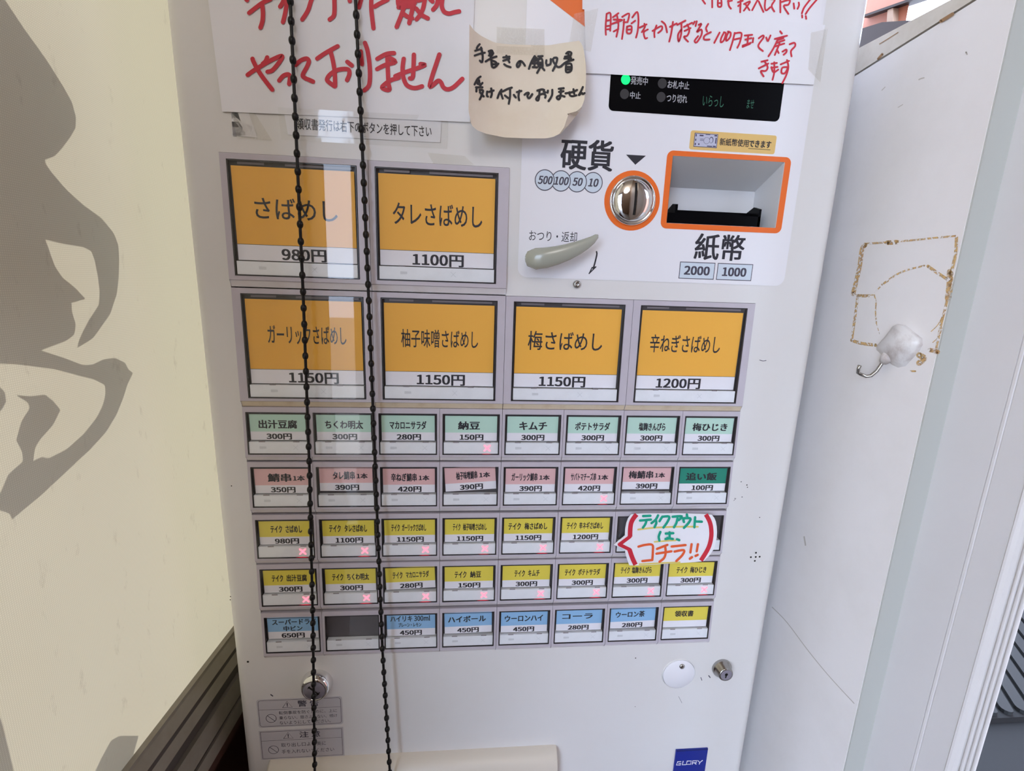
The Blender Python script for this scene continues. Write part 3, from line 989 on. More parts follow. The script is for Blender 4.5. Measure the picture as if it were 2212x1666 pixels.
for r_i, row in enumerate(S):
    for c_i, cell in enumerate(row):
        x0, z0 = -200 + 50 * c_i, ZROW[r_i]
        dz = 0.0
        win_ = (2.3, 48.0, -4.3, -38.3)
        card = (4.2, 46.0, -6.3, -27.2)
        strip = (3.3, 47.0, -28.2, -37.4)
        spec = {}
        col = COLS[r_i]
        word = col.replace('mint', 'pale green')
        if cell:
            texts, price = cell
            if (r_i, c_i) == (1, 7): col = 'green'; word = 'deep green'
            if (r_i, c_i) == (4, 7): col = 'yellow'; word = 'yellow'
            up_ = 0.0
            if (r_i, c_i) in ((1, 1), (1, 3), (1, 6)): up_ = 1.8
            if (r_i, c_i) in ((3, 2), (4, 0), (4, 3), (4, 6), (3, 6)): up_ = 0.9
            card = (4.2, 46.0, -6.3 + up_, -27.2 + up_)
            spec['split'] = -20.3 + up_
            spec['col'] = col
            spec['lit'] = (r_i, c_i) in LIT
            if (r_i, c_i) == (1, 3): spec['rot'] = math.radians(3.6)
            if (r_i, c_i) in ((3, 2),): spec['rot'] = math.radians(2.0)
            if (r_i, c_i) in ((4, 6), (4, 3)): spec['rot'] = math.radians(1.0)
            t = []
            if r_i == 4 and len(texts) == 2:
                zs_ = ((-7.3, -12.6), (-14.0, -18.8)) if c_i == 0 else ((-7.2, -12.8), (-14.2, -18.2))
                for (s_, xa, w_), (za, zb) in zip(texts, zs_):
                    t.append((s_, xa + 2.3, xa + w_ + 2.3, za, zb, 0.008))
            else:
                kf = (.92, .945, .97, .985, 1.0, 1.03, 1.05, 1.07)[c_i] if r_i == 0 else ((.945, .95, .97, 1, 1, 1, 1, 1)[c_i] if r_i < 4 else 1.0)
                for k, (s_, xa, w_) in enumerate(texts):
                    xa, w_ = xa * kf, w_ * kf
                    za, zb = {0: (-10.9, -17.6), 1: (-10.4, -17.2), 2: (-10.2, -16.5), 3: (-10.6, -16.8), 4: (-9.9, -16.0)}[r_i]
                    if s_ == '1本': za, zb = -12.0, -16.6
                    if s_ in ('コーラ',): za, zb = -10, -15.2
                    t.append((s_, xa + 2.3, xa + w_ + 2.3, za + up_, zb + up_, 0.012 if r_i < 2 else 0.010))
            if price:
                pw = 18.6 if price < 1000 else 21.8
                pc = 25.5 if r_i < 4 else 24.8
                t.append((str(price) + YEN, pc - pw / 2, pc + pw / 2, -21.9 + up_, -26.6 + up_, SZ))
            spec['text'] = t
        place = '%s of the %s row' % (ORD[c_i], ROWN[r_i])
        if not cell:
            lab = 'blank dark button without a card, ' + place
        elif price:
            lab = 'small %s menu button priced %d yen, %s%s' % (word, price, place, ', sold out' if spec.get('lit') else '')
        else:
            lab = 'small yellow receipt button without a price, ' + place
        menu_button(x0, z0, 50, 44.6 if r_i != 4 else 45.6, win_, card, strip, spec, M_LEDGE, lab)

# ---- operation plate with its print
yP = -0.0003
b = MB()
pl = [(x * MM, z * MM) for x, z in rrect(8.4, 221.5, 1203.6, 1440, 7)]
hx0, hx1, hz0, hz1 = 0.1190, 0.2090, 1.2460, 1.2960
lft = [q for q in pl if q[0] < 0.1]
rgt = [q for q in pl if q[0] > 0.1]
top_r = [q for q in rgt if q[1] > 1.3]
bot_r = [q for q in rgt if q[1] < 1.3]
zT, zB = 1.440, 1.2036
b.face([(x, yP, z) for x, z in lft + [(hx0, zB), (hx0, hz0), (hx0, hz1), (hx0, zT)]], M_PLATE)
b.face([(x, yP, z) for x, z in [(hx0, hz1), (hx1, hz1), (hx1, zT), (hx0, zT)]], M_PLATE)
b.face([(x, yP, z) for x, z in [(hx0, zB), (hx1, zB), (hx1, hz0), (hx0, hz0)]], M_PLATE)
b.face([(x, yP, z) for x, z in [(hx1, zB)] + bot_r + top_r + [(hx1, zT), (hx1, hz1), (hx1, hz0)]], M_PLATE)
yT = yP - 0.0001
b.face([at_y(*p, yT) for p in [(1100, -70), (1188, 0), (1262, 57), (1315, 100), (1315, -70)]], M_ORANGE)
b.text('硬貨', 37 * MM, 75.2 * MM, 1281.6 * MM, 1302.0 * MM, yT, M_INK, 0.008)
b.text('紙幣', 145.0 * MM, 184.6 * MM, 1221.6 * MM, 1240.8 * MM, yT, M_INK, 0.006)
b.text('おつり・返却', 16.0 * MM, 52.3 * MM, 1230.4 * MM, 1238.0 * MM, yT, M_INK, 0.0)
b.face([(85.1 * MM, yT, 1293.6 * MM), (92.6 * MM, yT, 1287.0 * MM), (100.0 * MM, yT, 1293.6 * MM)], M_INK)
for k, (s_, x) in enumerate((('500', 25.9), ('100', 37.9), ('50', 49.9), ('10', 61.8))[::-1]):
    z = 1273.2
    yy = yT - 0.00006 * k
    b.disc(x * MM, z * MM, 7.3 * MM, yy, M_LINE, 36)
    b.disc(x * MM, z * MM, 6.7 * MM, yy - 0.00002, M_CIRC, 36)
    hw = 5.0 if len(s_) == 3 else 3.4
    b.text(s_, (x - hw) * MM, (x + hw) * MM, (z - 2.7) * MM, (z + 2.7) * MM, yy - 0.00005, M_LINE, 0.012, shear=0.18)
for s_, xa, xb, ta_, tb_ in (('2000', 134.4, 162.9, 138.6, 158.6), ('1000', 164.9, 193.8, 169.6, 188.6)):
    b.rect(xa * MM, xb * MM, 1206.7 * MM, 1219.5 * MM, yT, M_LINE)
    b.rect((xa + 0.55) * MM, (xb - 0.55) * MM, 1207.25 * MM, 1218.95 * MM, yT - 0.00004, M_CIRC)
    b.text(s_, ta_ * MM, tb_ * MM, 1209.9 * MM, 1216.3 * MM, yT - 0.00008, M_LINE, 0.014)
zp = lambda x, y: at_y(1100 + x / 3.3515, 270 + y / 3.3515, yT)
b.ribbon([(632, 918), (634, 940), (620, 1000), (608, 1040)], 11, zp, M_INK)
b.ribbon([(628, 1028), (600, 1032), (580, 1075)], 8, zp, M_INK, smooth_=False)
b.ribbon([(625, 1030), (578, 1076)], 8, zp, M_INK)
b.build('operation_plate', tm, label='white plate with coin and banknote print')

# coin slot
b = MB()
b.disc(92.4 * MM, 1261.9 * MM, 21.2 * MM, -0.0006, M_ORANGE, 48, 17.0 * MM)
b.lathe(92.4 * MM, 1261.9 * MM, [(0.0212, -0.0006), (0.0212, 0.0)], M_ORANGE, 48)
cs = b.build('coin_slot', tm)
b = MB()
prof = [(17.6, -0.4), (17.5, -2.2), (16.6, -2.9), (16.0, -2.6), (15.4, -2.4)]
prof += [(15.2 * math.cos(a), -2.4 - 5.2 * math.sin(a)) for a in [math.radians(k * 9) for k in range(11)]]
b.lathe(92.4 * MM, 1261.9 * MM, [(max(r_, 0.01) * MM, y_ * MM) for r_, y_ in prof], M_CHROME, 56)
b.build('chrome_dome', cs, label='chrome dome')
b = MB()
sl = []
for k in range(13):
    t = -1 + 2 * k / 12
    zz = 1262.4 + 11.3 * t
    rr = abs(zz - 1261.9)
    yy = -2.4 - 5.2 * math.sqrt(max(0, 1 - (rr / 15.2) ** 2)) - 0.12
    sl.append((zz, yy))
for (za, ya), (zb, yb) in zip(sl, sl[1:]):
    b.face([(91.8 * MM, ya * MM, za * MM), (93.6 * MM, ya * MM, za * MM), (93.6 * MM, yb * MM, zb * MM), (91.8 * MM, yb * MM, zb * MM)], M_DOT)
    b.face([(93.6 * MM, ya * MM, za * MM), (94.0 * MM, (ya - 0.12) * MM, za * MM), (94.0 * MM, (yb - 0.12) * MM, zb * MM), (93.6 * MM, yb * MM, zb * MM)], M_CHROME)
b.build('slit', cs)

# banknote slot
b = MB()
outer, inner = rrect(116.0, 212.6, 1243.4, 1298.2, 4.5), rrect(120.3, 207.8, 1247.3, 1294.7, 0.8)
n = len(outer)
for i in range(n):
    j = (i + 1) % n
    b.face([(outer[i][0] * MM, -0.0006, outer[i][1] * MM), (outer[j][0] * MM, -0.0006, outer[j][1] * MM), (inner[j][0] * MM, -0.0006, inner[j][1] * MM), (inner[i][0] * MM, -0.0006, inner[i][1] * MM)], M_ORANGE)
    b.face([(outer[i][0] * MM, -0.0006, outer[i][1] * MM), (outer[j][0] * MM, -0.0006, outer[j][1] * MM), (outer[j][0] * MM, 0.0, outer[j][1] * MM), (outer[i][0] * MM, 0.0, outer[i][1] * MM)], M_ORANGE)
bs = b.build('banknote_slot', tm, label='orange framed banknote slot')
b = MB()
fr = [(120.6, 1247.6), (207.4, 1247.6), (207.4, 1294.4), (120.6, 1294.4)]
bk = [(121.5, 1247.6), (206.8, 1247.6), (206.8, 1279.5), (121.5, 1279.5)]
for i in range(4):
    j = (i + 1) % 4
    b.face([(fr[i][0] * MM, -0.0002, fr[i][1] * MM), (fr[j][0] * MM, -0.0002, fr[j][1] * MM), (bk[j][0] * MM, 0.033, bk[j][1] * MM), (bk[i][0] * MM, 0.033, bk[i][1] * MM)], M_RECESS)
b.face([(p[0] * MM, 0.033, p[1] * MM) for p in bk], M_RECESS)
b.build('recess', bs, label='white hollow')
b = MB()
b.box((0.1215, 0.006, 1.2480), (0.1985, 0.033, 1.2560), M_BLACK)
b.slab([(0.1985, 0.006, 1.2482), (0.1985, 0.006, 1.2615), (0.1985, 0.014, 1.2640), (0.1985, 0.033, 1.2580), (0.1985, 0.033, 1.2482)], (-0.002, 0, 0), M_BLACK)
b.slab([(0.1325, 0.010, 1.2482), (0.1325, 0.010, 1.2630), (0.1325, 0.016, 1.2640), (0.1325, 0.033, 1.2580), (0.1325, 0.033, 1.2482)], (-0.002, 0, 0), M_BLACK)
b.box((0.1325, 0.018, 1.2555), (0.1985, 0.030, 1.2600), M_BLACK)
b.build('note_tray', bs, label='black note tray')

# new banknote sticker
rt = math.radians(0)
b = MB()
b.slab([(x * MM, -0.0004, z * MM) for x, z in rrect(132.2, 198.6, 1299.7, 1312.6, 1.6)], (0, 0.0002, 0), M_NOTEYEL)
yS = -0.0005
b.rect(135.2 * MM, 153.2 * MM, 1301.6 * MM, 1311.0 * MM, yS, M_NAVY)
b.rect(135.6 * MM, 152.8 * MM, 1302.0 * MM, 1310.6 * MM, yS - 0.00004, M_LAV)
b.disc(144.8 * MM, 1306.2 * MM, 2.3 * MM, yS - 0.00008, M_NAVY, 24)
b.disc(144.8 * MM, 1306.2 * MM, 2.1 * MM, yS - 0.00012, M_LAV, 24)
b.slab([((148.3 + 1.6 * math.cos(a)) * MM, yS - 0.00008, (1306.8 + 2.2 * math.sin(a)) * MM) for a in [k * math.pi / 8 for k in range(16)]], (0, 0.00002, 0), M_NAVY)
b.slab([((148.2 + 1.2 * math.cos(a)) * MM, yS - 0.00013, (1306.6 + 1.8 * math.sin(a)) * MM) for a in [k * math.pi / 8 for k in range(16)]], (0, 0.00002, 0), M_LAV)
for xa, xb, za, zb in ((136.0, 136.8, 1302.6, 1304.2), (136.0, 136.8, 1305.6, 1307.0), (136.0, 136.8, 1308.6, 1310.2), (139.0, 142.0, 1309.0, 1309.9), (139.6, 142.4, 1306.0, 1306.3),
                       (139.6, 142.4, 1306.9, 1307.2), (145.5, 149.5, 1302.2, 1302.8), (150.0, 152.3, 1302.2, 1303.0), (151.4, 152.3, 1304.5, 1308.5), (150.3, 152.4, 1309.4, 1310.3), (138.6, 139.6, 1303.0, 1304.0), (143.5, 147, 1310.0, 1310.4)):
    b.rect(xa * MM, xb * MM, za * MM, zb * MM, yS - 0.00016, M_NAVY)
b.text('新紙幣使用', 155.0 * MM, 177.3 * MM, 1303.6 * MM, 1308.6 * MM, yS, M_INK, 0.004)
b.text('できます', 177.8 * MM, 194.9 * MM, 1303.8 * MM, 1308.4 * MM, yS, M_INK, 0.012)
b.rect(177.6 * MM, 195.0 * MM, 1302.5 * MM, 1302.8 * MM, yS, M_INK)
b.build('banknote_sticker', tm, label='pale yellow sticker with a small banknote picture')

# return lever
b = MB()
b.lathe(20.0 * MM, 1217.6 * MM, [(6.6 * MM, 0.0), (6.6 * MM, -0.008), (6.0 * MM, -0.0095), (0.00001, -0.010)], M_LEVER, 32)
lv = b.build('return_lever', tm, label='sage grey coin return lever')
b = MB()
path = [(-2.2, 1217.2, -9.0, 0.6), (-0.6, 1217.2, -11.5, 5.4), (5, 1217.3, -13.0, 7.6), (12, 1218.2, -14.5, 7.3), (20, 1220.2, -15.5, 6.6), (28, 1222.9, -16, 5.8), (35, 1225.9, -16, 4.9), (41, 1229.0, -16, 3.9), (45.5, 1231.9, -16, 2.8), (48.4, 1234.6, -16, 1.7), (49.2, 1235.6, -16, 0.4)]
b.tube([((x + 15.0) * MM, y * MM, (z - 0.5) * MM) for x, z, y, _ in path], [q[3] * MM for q in path], M_LEVER, 20, 0.62)
b.build('handle', lv)

# small screw below the lever
b = MB()
b.lathe(54.2 * MM, 1199.7 * MM, [(3.0 * MM, 0.0), (3.0 * MM, -0.0014), (2.3 * MM, -0.0026), (0.9 * MM, -0.0028), (0.7 * MM, -0.0022), (0.00001, -0.0022)], M_STEEL, 28)
b.build('lock_screw', tm, label='small steel screw')

# display
b = MB()
b.slab([(x * MM, -0.0005, z * MM) for x, z in rrect(69.6, 198.6, 1322.0, 1366, 3.5)], (0, 0.0005, 0), M_BLACK)
yD = -0.0006
for s_, xa, xb, za, zb in (('発売中', 84.3, 96.6, 1339.8, 1344.9), ('お札中止', 111.4, 127.4, 1339.0, 1344.0), ('中止', 84.6, 92.3, 1330.7, 1335.2), ('つり切れ', 111.6, 126.9, 1330.0, 1335.2)):
    b.text(s_, xa * MM, xb * MM, za * MM, zb * MM, yD, M_GREYPR, 0.006)
dp = b.build('display_panel', tm, label='black status display')
for x, z, m_, lab in ((80.5, 1342.6, M_GREENON, 'green lit lamp'), (107.4, 1341.8, M_LAMPOFF, None), (80.5, 1333.3, M_LAMPOFF, None), (107.4, 1333.0, M_LAMPOFF, None)):
    b = MB()
    b.disc(x * MM, z * MM, 3.3 * MM, yD, m_, 32)
    b.build('status_lamp', dp, label=lab)
b = MB()
for s_, xa, xb, za, zb in (('いらっし', 138.6, 154.6, 1329.0, 1336.2), ('ませ', 172.2, 177.6, 1329.5, 1335.5)):
    b.text(s_, xa * MM, xb * MM, za * MM, zb * MM, yD, M_VFD, -0.006)
b.build('display_text', dp)

# locks
b = MB()
tilt = Matrix.Rotation(math.radians(-7), 3, 'X')
xc, zc = -157.4, 847.2
b.lathe(xc * MM, zc * MM, [(q * MM, -y * MM) for q, y in ((13.6, 0), (13.6, 1.5), (13.0, 4.5), (11.6, 7.8), (10.2, 9.2), (9.4, 9.4), (9.2, 8.8))], M_CHROME, 56)
lk = b.build('door_lock', tm, label='large chrome key lock at lower left')
b = MB()
b.lathe(xc * MM, zc * MM, [(9.25 * MM, -0.0086), (9.0 * MM, -0.0092), (0.00001, -0.0092)], M_LOCKFACE, 48)
q = lambda x, y: ((xc + x) * MM, -0.0094, (zc + y) * MM)
b.ribbon([(-4.2, 4.0), (-1, 1.0), (1.8, -2.2), (3.2, -3.2)], 1.7, q, M_DOT)
b.ribbon([(-5.2, 2.6), (-3.4, 4.9)], 0.7, q, M_DOT)
b.ribbon([(2.0, -4.6), (4.6, -1.6)], 0.7, q, M_DOT)
b.build('key_face', lk)
b = MB()
xc, zc = 217.0, 846.0
b.lathe(xc * MM, zc * MM, [(q_ * MM, -y * MM) for q_, y in ((9.4, 0), (9.4, 2.0), (9.0, 2.8), (8.0, 4.0), (6.9, 8.6), (6.4, 9.2), (5.6, 9.3))], M_STEEL, 48)
lk = b.build('side_lock', tm, label='small steel key lock at lower right')
b = MB()
b.lathe(xc * MM, zc * MM, [(5.7 * MM, -0.0090), (0.00001, -0.0090)], M_LOCKFACE, 32)
q = lambda x, y: ((xc + x) * MM, -0.0092, (zc + y) * MM)
b.disc(xc * MM, (zc + 0.6) * MM, 1.5 * MM, -0.0092, M_DOT, 20)
b.ribbon([(0, 1), (-0.3, -2.6)], 1.4, q, M_DOT)
b.build('key_face', lk)

# round cover cap
b = MB()
b.lathe(175.2 * MM, 840.9 * MM, [(16.6 * MM, 0.0), (16.4 * MM, -0.0008), (15.9 * MM, -0.0008), (15.7 * MM, 0.0)], M_FACE, 56)
b.lathe(175.2 * MM, 840.9 * MM, [(15.5 * MM, -0.0001), (15.5 * MM, -0.0009), (15.2 * MM, -0.0012), (0.00001, -0.0012)], M_PLATE, 56)
b.disc(175.2 * MM, 840.9 * MM, 15.8 * MM, -0.00015, M_LINE, 56, 15.4 * MM)
cp = b.build('round_cap', tm, label='round white cover cap')
b = MB()
b.lathe(177.0 * MM, 850.2 * MM, [(2.6 * MM, -0.0012), (2.4 * MM, -0.0020), (1.2 * MM, -0.0024), (0.00001, -0.0024)], M_STEEL, 24)
b.build('cap_screw', cp)

# badge
b = MB()
b.slab([(x * MM, -0.0014, z * MM) for x, z in ((182.0, 752.4), (182.0, 716), (214.8, 716), (214.8, 752.4))], (0, 0.0014, 0), M_BLUE)
b.rect(182.3 * MM, 214.5 * MM, 750.9 * MM, 752.2 * MM, -0.00145, mat('dark_blue_edge', srgb(0, 22, 96), 0.3))
zb_ = lambda x, y: at_y(1150 + x / 4.022, 1390 + y / 4.022, -0.0015)
for pts in ([(1290, 1028), (1262, 1030), (1252, 1058), (1285, 1058), (1290, 1044), (1272, 1045)], [(1310, 1025), (1302, 1056), (1332, 1055)],
            [(1345, 1024), (1338, 1053), (1374, 1052), (1380, 1023), (1345, 1024)], [(1388, 1052), (1394, 1022), (1428, 1021), (1424, 1037), (1392, 1040)],
            [(1408, 1039), (1422, 1051)], [(1438, 1020), (1455, 1036), (1478, 1018)], [(1455, 1036), (1450, 1050)]):
    b.ribbon(pts, 7, zb_, M_WHITEPR, smooth_=False)
b.build('maker_badge', tm, label='blue maker badge with white lettering')

# holes and specks
b = MB()
for x, y in ((1632.5, 1203.5), (1622, 1204), (1641, 1203), (1633, 1194.5), (1630.5, 1212)):
    p = at_y(x, y, -0.0001)
    b.disc(p.x, p.z, 0.0009, -0.0001, M_DOT, 12)
b.build('speaker_holes', tm, label='five tiny speaker holes')
b = MB()
for x, y, r_ in ((535.5, 1430, 1.0), (498, 1289, 0.5), (497.5, 1296, 0.5), (1601, 1041, 0.5), (1613.5, 1048, 0.6), (1614.5, 1053, 0.5), (1587.5, 1077, 0.4), (1603, 1074, 0.5), (1641, 1118, 0.5), (1373, 1422, 0.6), (500, 1050, 0.5), (1372, 1527, 0.4)):
    p = at_y(x, y, -0.0001)
    b.disc(p.x, p.z, r_ * MM, -0.0001, M_DOT, 8)
for pts, w in (([(1641, 778), (1648, 780), (1655, 779)], 1.4), ([(1466, 1505), (1473, 1519)], 0.7), ([(1514, 1464), (1516, 1470)], 1.5), ([(1531, 1460), (1534, 1464)], 2.2), ([(585, 1501), (589, 1504)], 2.5), ([(1585, 1082), (1590, 1077)], 0.8)):
    b.ribbon(pts, w, lambda x, y: at_y(x, y, -0.0001), M_LINE)
b.build('paint_specks', tm)

# warning stickers
for nm, corners, head, lines, lab in (
        ('warning_sticker', (-209.6, -138.2, 802.6, 830.6), '警 告', ('転倒事故を防ぐために、上に', '乗らない、揺さぶらない、傾け', 'ないようにしてください。'), 'warning sticker with rounded frame, upper of two'),
        ('caution_sticker', (-210.0, -138.5, 767.2, 797.0), '注 意', ('取り出し口より奥に', '手を入れないでください'), 'caution sticker with square frame, lower of two')):
    xa, xb, za, zb = corners
    b = MB()
    rr = 2.6 if nm[0] == 'w' else 0.5
    b.slab([(x * MM, -0.0003, z * MM) for x, z in rrect(xa - 1.2, xb + 1.2, za - 1.2, zb + 1.2, rr)], (0, 0.0002, 0), M_WARN)
    o_, i_ = rrect(xa, xb, za, zb, rr), rrect(xa + 0.35, xb - 0.35, za + 0.35, zb - 0.35, max(rr - 0.35, 0.2))
    for i in range(len(o_)):
        j = (i + 1) % len(o_)
        b.face([(o_[i][0] * MM, -0.0004, o_[i][1] * MM), (o_[j][0] * MM, -0.0004, o_[j][1] * MM), (i_[j][0] * MM, -0.0004, i_[j][1] * MM), (i_[i][0] * MM, -0.0004, i_[i][1] * MM)], M_LINE)
    zm = zb - 10.0
    b.rect(xa * MM, xb * MM, (zm - 0.13) * MM, (zm + 0.13) * MM, -0.0004, M_LINE)
    q = lambda x, y: (x * MM, -0.0004, y * MM)
    tx = xa + 25.0 - (1.0 if nm[0] == 'c' else 0)
    b.ribbon([(tx - 4.2, zm + 1.7), (tx, zm + 8.2), (tx + 4.2, zm + 1.7), (tx - 4.2, zm + 1.7)], 0.4, q, M_LINE, smooth_=False)
    b.ribbon([(tx, zm + 6.2), (tx, zm + 3.8)], 0.8, q, M_LINE)
    b.disc(tx * MM, (zm + 2.7) * MM, 0.45 * MM, -0.0004, M_LINE, 10)
    b.text(head, (xa + 34.0) * MM, (xa + 52.0) * MM, (zm + 2.0) * MM, (zm + 8.6) * MM, -0.0004, M_LINE, 0.006)
    cx, cz = xa + 10.2, (za + zm) / 2 - 0.3
    b.disc(cx * MM, cz * MM, 4.6 * MM, -0.0004, M_LINE, 32, 4.15 * MM)
    b.ribbon([(cx - 3.1, cz + 3.1), (cx + 3.1, cz - 3.1)], 0.5, q, M_LINE)
    n = len(lines)
    for k, s_ in enumerate(lines):
        if n == 3:
            w_ = (50.5, 50.5, 44.5)[k]
            zz = zm - 2.0 - k * 5.4
            hh = 3.7
        else:
            w_ = (39.5, 46.5)[k]
            zz = zm - 3.3 - k * 7.4
            hh = 4.4
        b.text(s_, (xa + 17.2) * MM, (xa + 17.2 + w_) * MM, (zz - hh) * MM, zz * MM, -0.0004, M_LINE, 0.0)
    b.build(nm, tm, label=lab)

# ticket outlet hood
b = MB()
zt = 765.0
prof = [(0.0, zt + 0.8), (-2.0, zt + 0.4), (-5.0, zt - 0.5), (-9.0, zt - 2.8), (-12.5, zt - 6.5), (-14.5, zt - 11.5), (-15.2, zt - 18), (-15.2, zt - 75), (0, zt - 75)]
xs = [(-204.0, 0.9), (-202, 1.0), (57, 1.0), (59.5, 0.985), (60.6, 0.96), (61.2, 0.9)]
vs, fs = [], []
for x, s in xs:
    for y, z in prof:
        vs.append((x * MM, y * s * MM, (z - (1 - s) * 6) * MM))
n = len(prof)
for i in range(len(xs) - 1):
    for k in range(n - 1):
        fs.append((i * n + k, i * n + k + 1, (i + 1) * n + k + 1, (i + 1) * n + k))
fs += [tuple(range(n)), tuple(range((len(xs) - 1) * n, len(xs) * n))]
b.mesh(vs, fs, mat('hood_cream', srgb(216, 208, 196), 0.35), True)
o = b.build('ticket_outlet_hood', tm, label='cream rounded hood of the ticket outlet')
weld(o)

# ================================================================== PAPERS ON THE MACHINE
def writing(mb, strokes, ox, oy, sc, w, put, material):
    for k, s in enumerate(strokes):
        mb.ribbon(s, w, lambda x, y: put(ox + x / sc, oy + y / sc) + Vector((0, -0.000022 * (k % 9), 0)), material)


RA = [  # upper line, left crop
    [(330, -160), (560, -200)], [(250, -60), (440, -90), (640, -120)], [(1240, -175), (1190, -60)], [(1560, -160), (1790, -185), (1720, -100)], [(1960, -230), (1975, -150)], [(1890, -140), (1910, -60)],
    [(640, -14), (520, 40), (420, 110), (290, 212)], [(500, 60), (515, 200), (508, 340), (475, 452)], [(236, -20), (256, 4)], [(990, -190), (930, -100), (868, -24), (832, 50), (795, 108)],
    [(915, -70), (905, 20), (880, 200), (842, 362)], [(1240, -175), (1330, -190), (1400, -180), (1312, -14), (1250, 170), (1158, 318)], [(1690, -110), (1682, -14), (1685, 150), (1670, 262), (1606, 318)], [(1928, -24), (1936, 18)],
    # lower line
    [(265, 1225), (370, 1150), (500, 1070), (640, 990), (790, 922), (832, 930), (780, 1020), (690, 1130), (640, 1165), (590, 1175)], [(585, 940), (560, 1000), (512, 1045)], [(345, 962), (362, 1010), (430, 1140), (530, 1290), (668, 1468)],
    [(782, 1318), (850, 1240), (928, 1218), (958, 1260), (944, 1375)], [(1050, 1062), (1130, 990), (1225, 957), (1265, 1000), (1235, 1090), (1165, 1225), (1200, 1275), (1280, 1310), (1335, 1335)],
    [(1402, 958), (1500, 890), (1620, 818), (1736, 756)], [(1620, 840), (1660, 1000), (1690, 1200), (1694, 1410)], [(1690, 1412), (1600, 1350), (1562, 1300), (1610, 1220), (1720, 1150), (1840, 1128), (1918, 1145), (1926, 1220), (1890, 1310)], [(1894, 1012), (1968, 1072)]]
RB = [
    [(80, -140), (200, -150), (350, -150), (305, -14), (285, 60), (266, 120)], [(480, -210), (470, -14), (470, 150), (488, 320), (505, 462)], [(735, -4), (610, 56), (525, 108)],
    [(900, -200), (905, -14), (915, 80), (960, 120)], [(900, -200), (1040, -210), (1040, -20)], [(910, -120), (1030, -130)], [(1160, -190), (1340, -220)], [(1170, -180), (1150, -40)], [(1440, -190), (1680, -220)], [(1550, -260), (1550, -140)], [(1420, -110), (1440, -60)], [(1430, -110), (1690, -130), (1680, -70)], [(915, 120), (1050, 105), (1170, 110)], [(960, 60), (1060, 30), (1180, 50)], [(960, -10), (1040, 40), (1120, 70), (1180, 0)], [(1010, 110), (960, 250), (884, 440)],
    [(1150, -10), (1140, 150), (1112, 280), (1090, 380)], [(1000, 232), (1080, 284), (1138, 300)], [(1345, -14), (1318, 130), (1275, 230), (1210, 316)], [(1205, 140), (1290, 240), (1394, 300)], [(1240, 10), (1290, -10)],
    [(1430, -14), (1470, 24)], [(1560, -14), (1540, 80), (1480, 158)], [(1632, -14), (1622, 100), (1660, 190), (1740, 222), (1830, 200), (1906, 186)],
    [(298, 842), (318, 1050)], [(366, 702), (408, 830), (440, 1050), (448, 1250), (430, 1400), (355, 1480)],
    [(568, 965), (680, 900), (760, 875), (842, 870)], [(565, 1130), (700, 1060), (865, 1012), (740, 930)], [(732, 920), (740, 1150), (752, 1400)], [(752, 1380), (768, 1462), (720, 1470), (645, 1432), (700, 1370), (790, 1312), (916, 1272)],
    [(862, 1246), (1000, 1190), (1180, 1130), (1325, 1075), (1340, 1058), (1275, 1046)], [(1000, 962), (982, 1100), (990, 1250), (1040, 1380), (1120, 1430), (1200, 1440), (1300, 1412)], [(1166, 895), (1160, 1080), (1152, 1230), (1132, 1282), (1102, 1282)],
    [(1582, 892), (1530, 1050), (1470, 1230), (1424, 1410), (1480, 1390), (1560, 1322), (1610, 1350), (1650, 1430), (1720, 1462), (1820, 1422), (1958, 1290)]]


def sheet(mb, corners, y, material, n=10, lift=None, th=0.00012):
    """a slightly wavy sheet of paper between four picture corners (tl, tr, br, bl)"""
    tl, tr, br, bl_ = [Vector(c) for c in corners]
    vs, fs = [], []
    for i in range(n + 1):
        for j in range(n + 1):
            u, v = i / n, j / n
            p = tl * (1 - u) * (1 - v) + tr * u * (1 - v) + br * u * v + bl_ * (1 - u) * v
            yy = y + (lift(u, v) if lift else 0.0)
            vs.append(at_y(p.x, p.y, yy))
    for i in range(n):
        for j in range(n):
            a = i * (n + 1) + j
            fs.append((a, a + 1, a + n + 2, a + n + 1))
    mb.mesh(vs, fs, material, True)


def mm_pt(x, z, y=0.0): return (x * MM, y, z * MM)


# takeout notice
YN = -0.0010
tn = MB()
sheet(tn, [(418, -250), (1035, -260), (1015, 264), (480, 241)], YN, M_PAPER, 12, lambda u, v: -0.0003 * max(0, v - 0.75) * 4 * (abs(u - 0.5) * 2) ** 2)
writing(tn, RA, 500, 0, 7.571, 72, lambda x, y: at_y(x, y, YN - 0.00042), M_REDINK)
writing(tn, RB, 740, 0, 7.571, 72, lambda x, y: at_y(x, y, YN - 0.00042), M_REDINK)
o = tn.build('takeout_notice')
tag(o, 'large white paper notice in red brush handwriting at the machine\'s upper left', 'paper notice')

# receipt strip in a clear sleeve
YS_ = -0.0005
b = MB()
sheet(b, [(612, 234), (954, 252), (951, 308), (622, 291)], YS_, M_PAPER, 4)
pts = at_y(641, 265, YS_), at_y(932, 281, YS_)
b.text('領収書発行は右下のボタンを押して下さい', pts[0].x, pts[1].x, pts[0].z - 0.0042, pts[0].z + 0.0030, YS_ - 0.0001, M_INK, 0.004)
rs = b.build('receipt_strip')
tag(rs, 'narrow printed white strip under clear sleeve below the takeout notice', 'printed strip')
b = MB()
sheet(b, [(600, 232), (969, 252), (966, 322), (608, 302)], YS_ - 0.0006, M_SLEEVE, 4)
b.build('clear_sleeve', rs)
b = MB()
sheet(b, [(499, 236), (536, 240), (554, 292), (503, 294)], YS_, M_PAPER, 3)
b.face([at_y(x, y, YS_) for x, y in ((512, 238), (520, 262), (545, 272), (556, 297), (502, 293), (499, 243))], M_PAPER)
sc = b.build('paper_scrap')
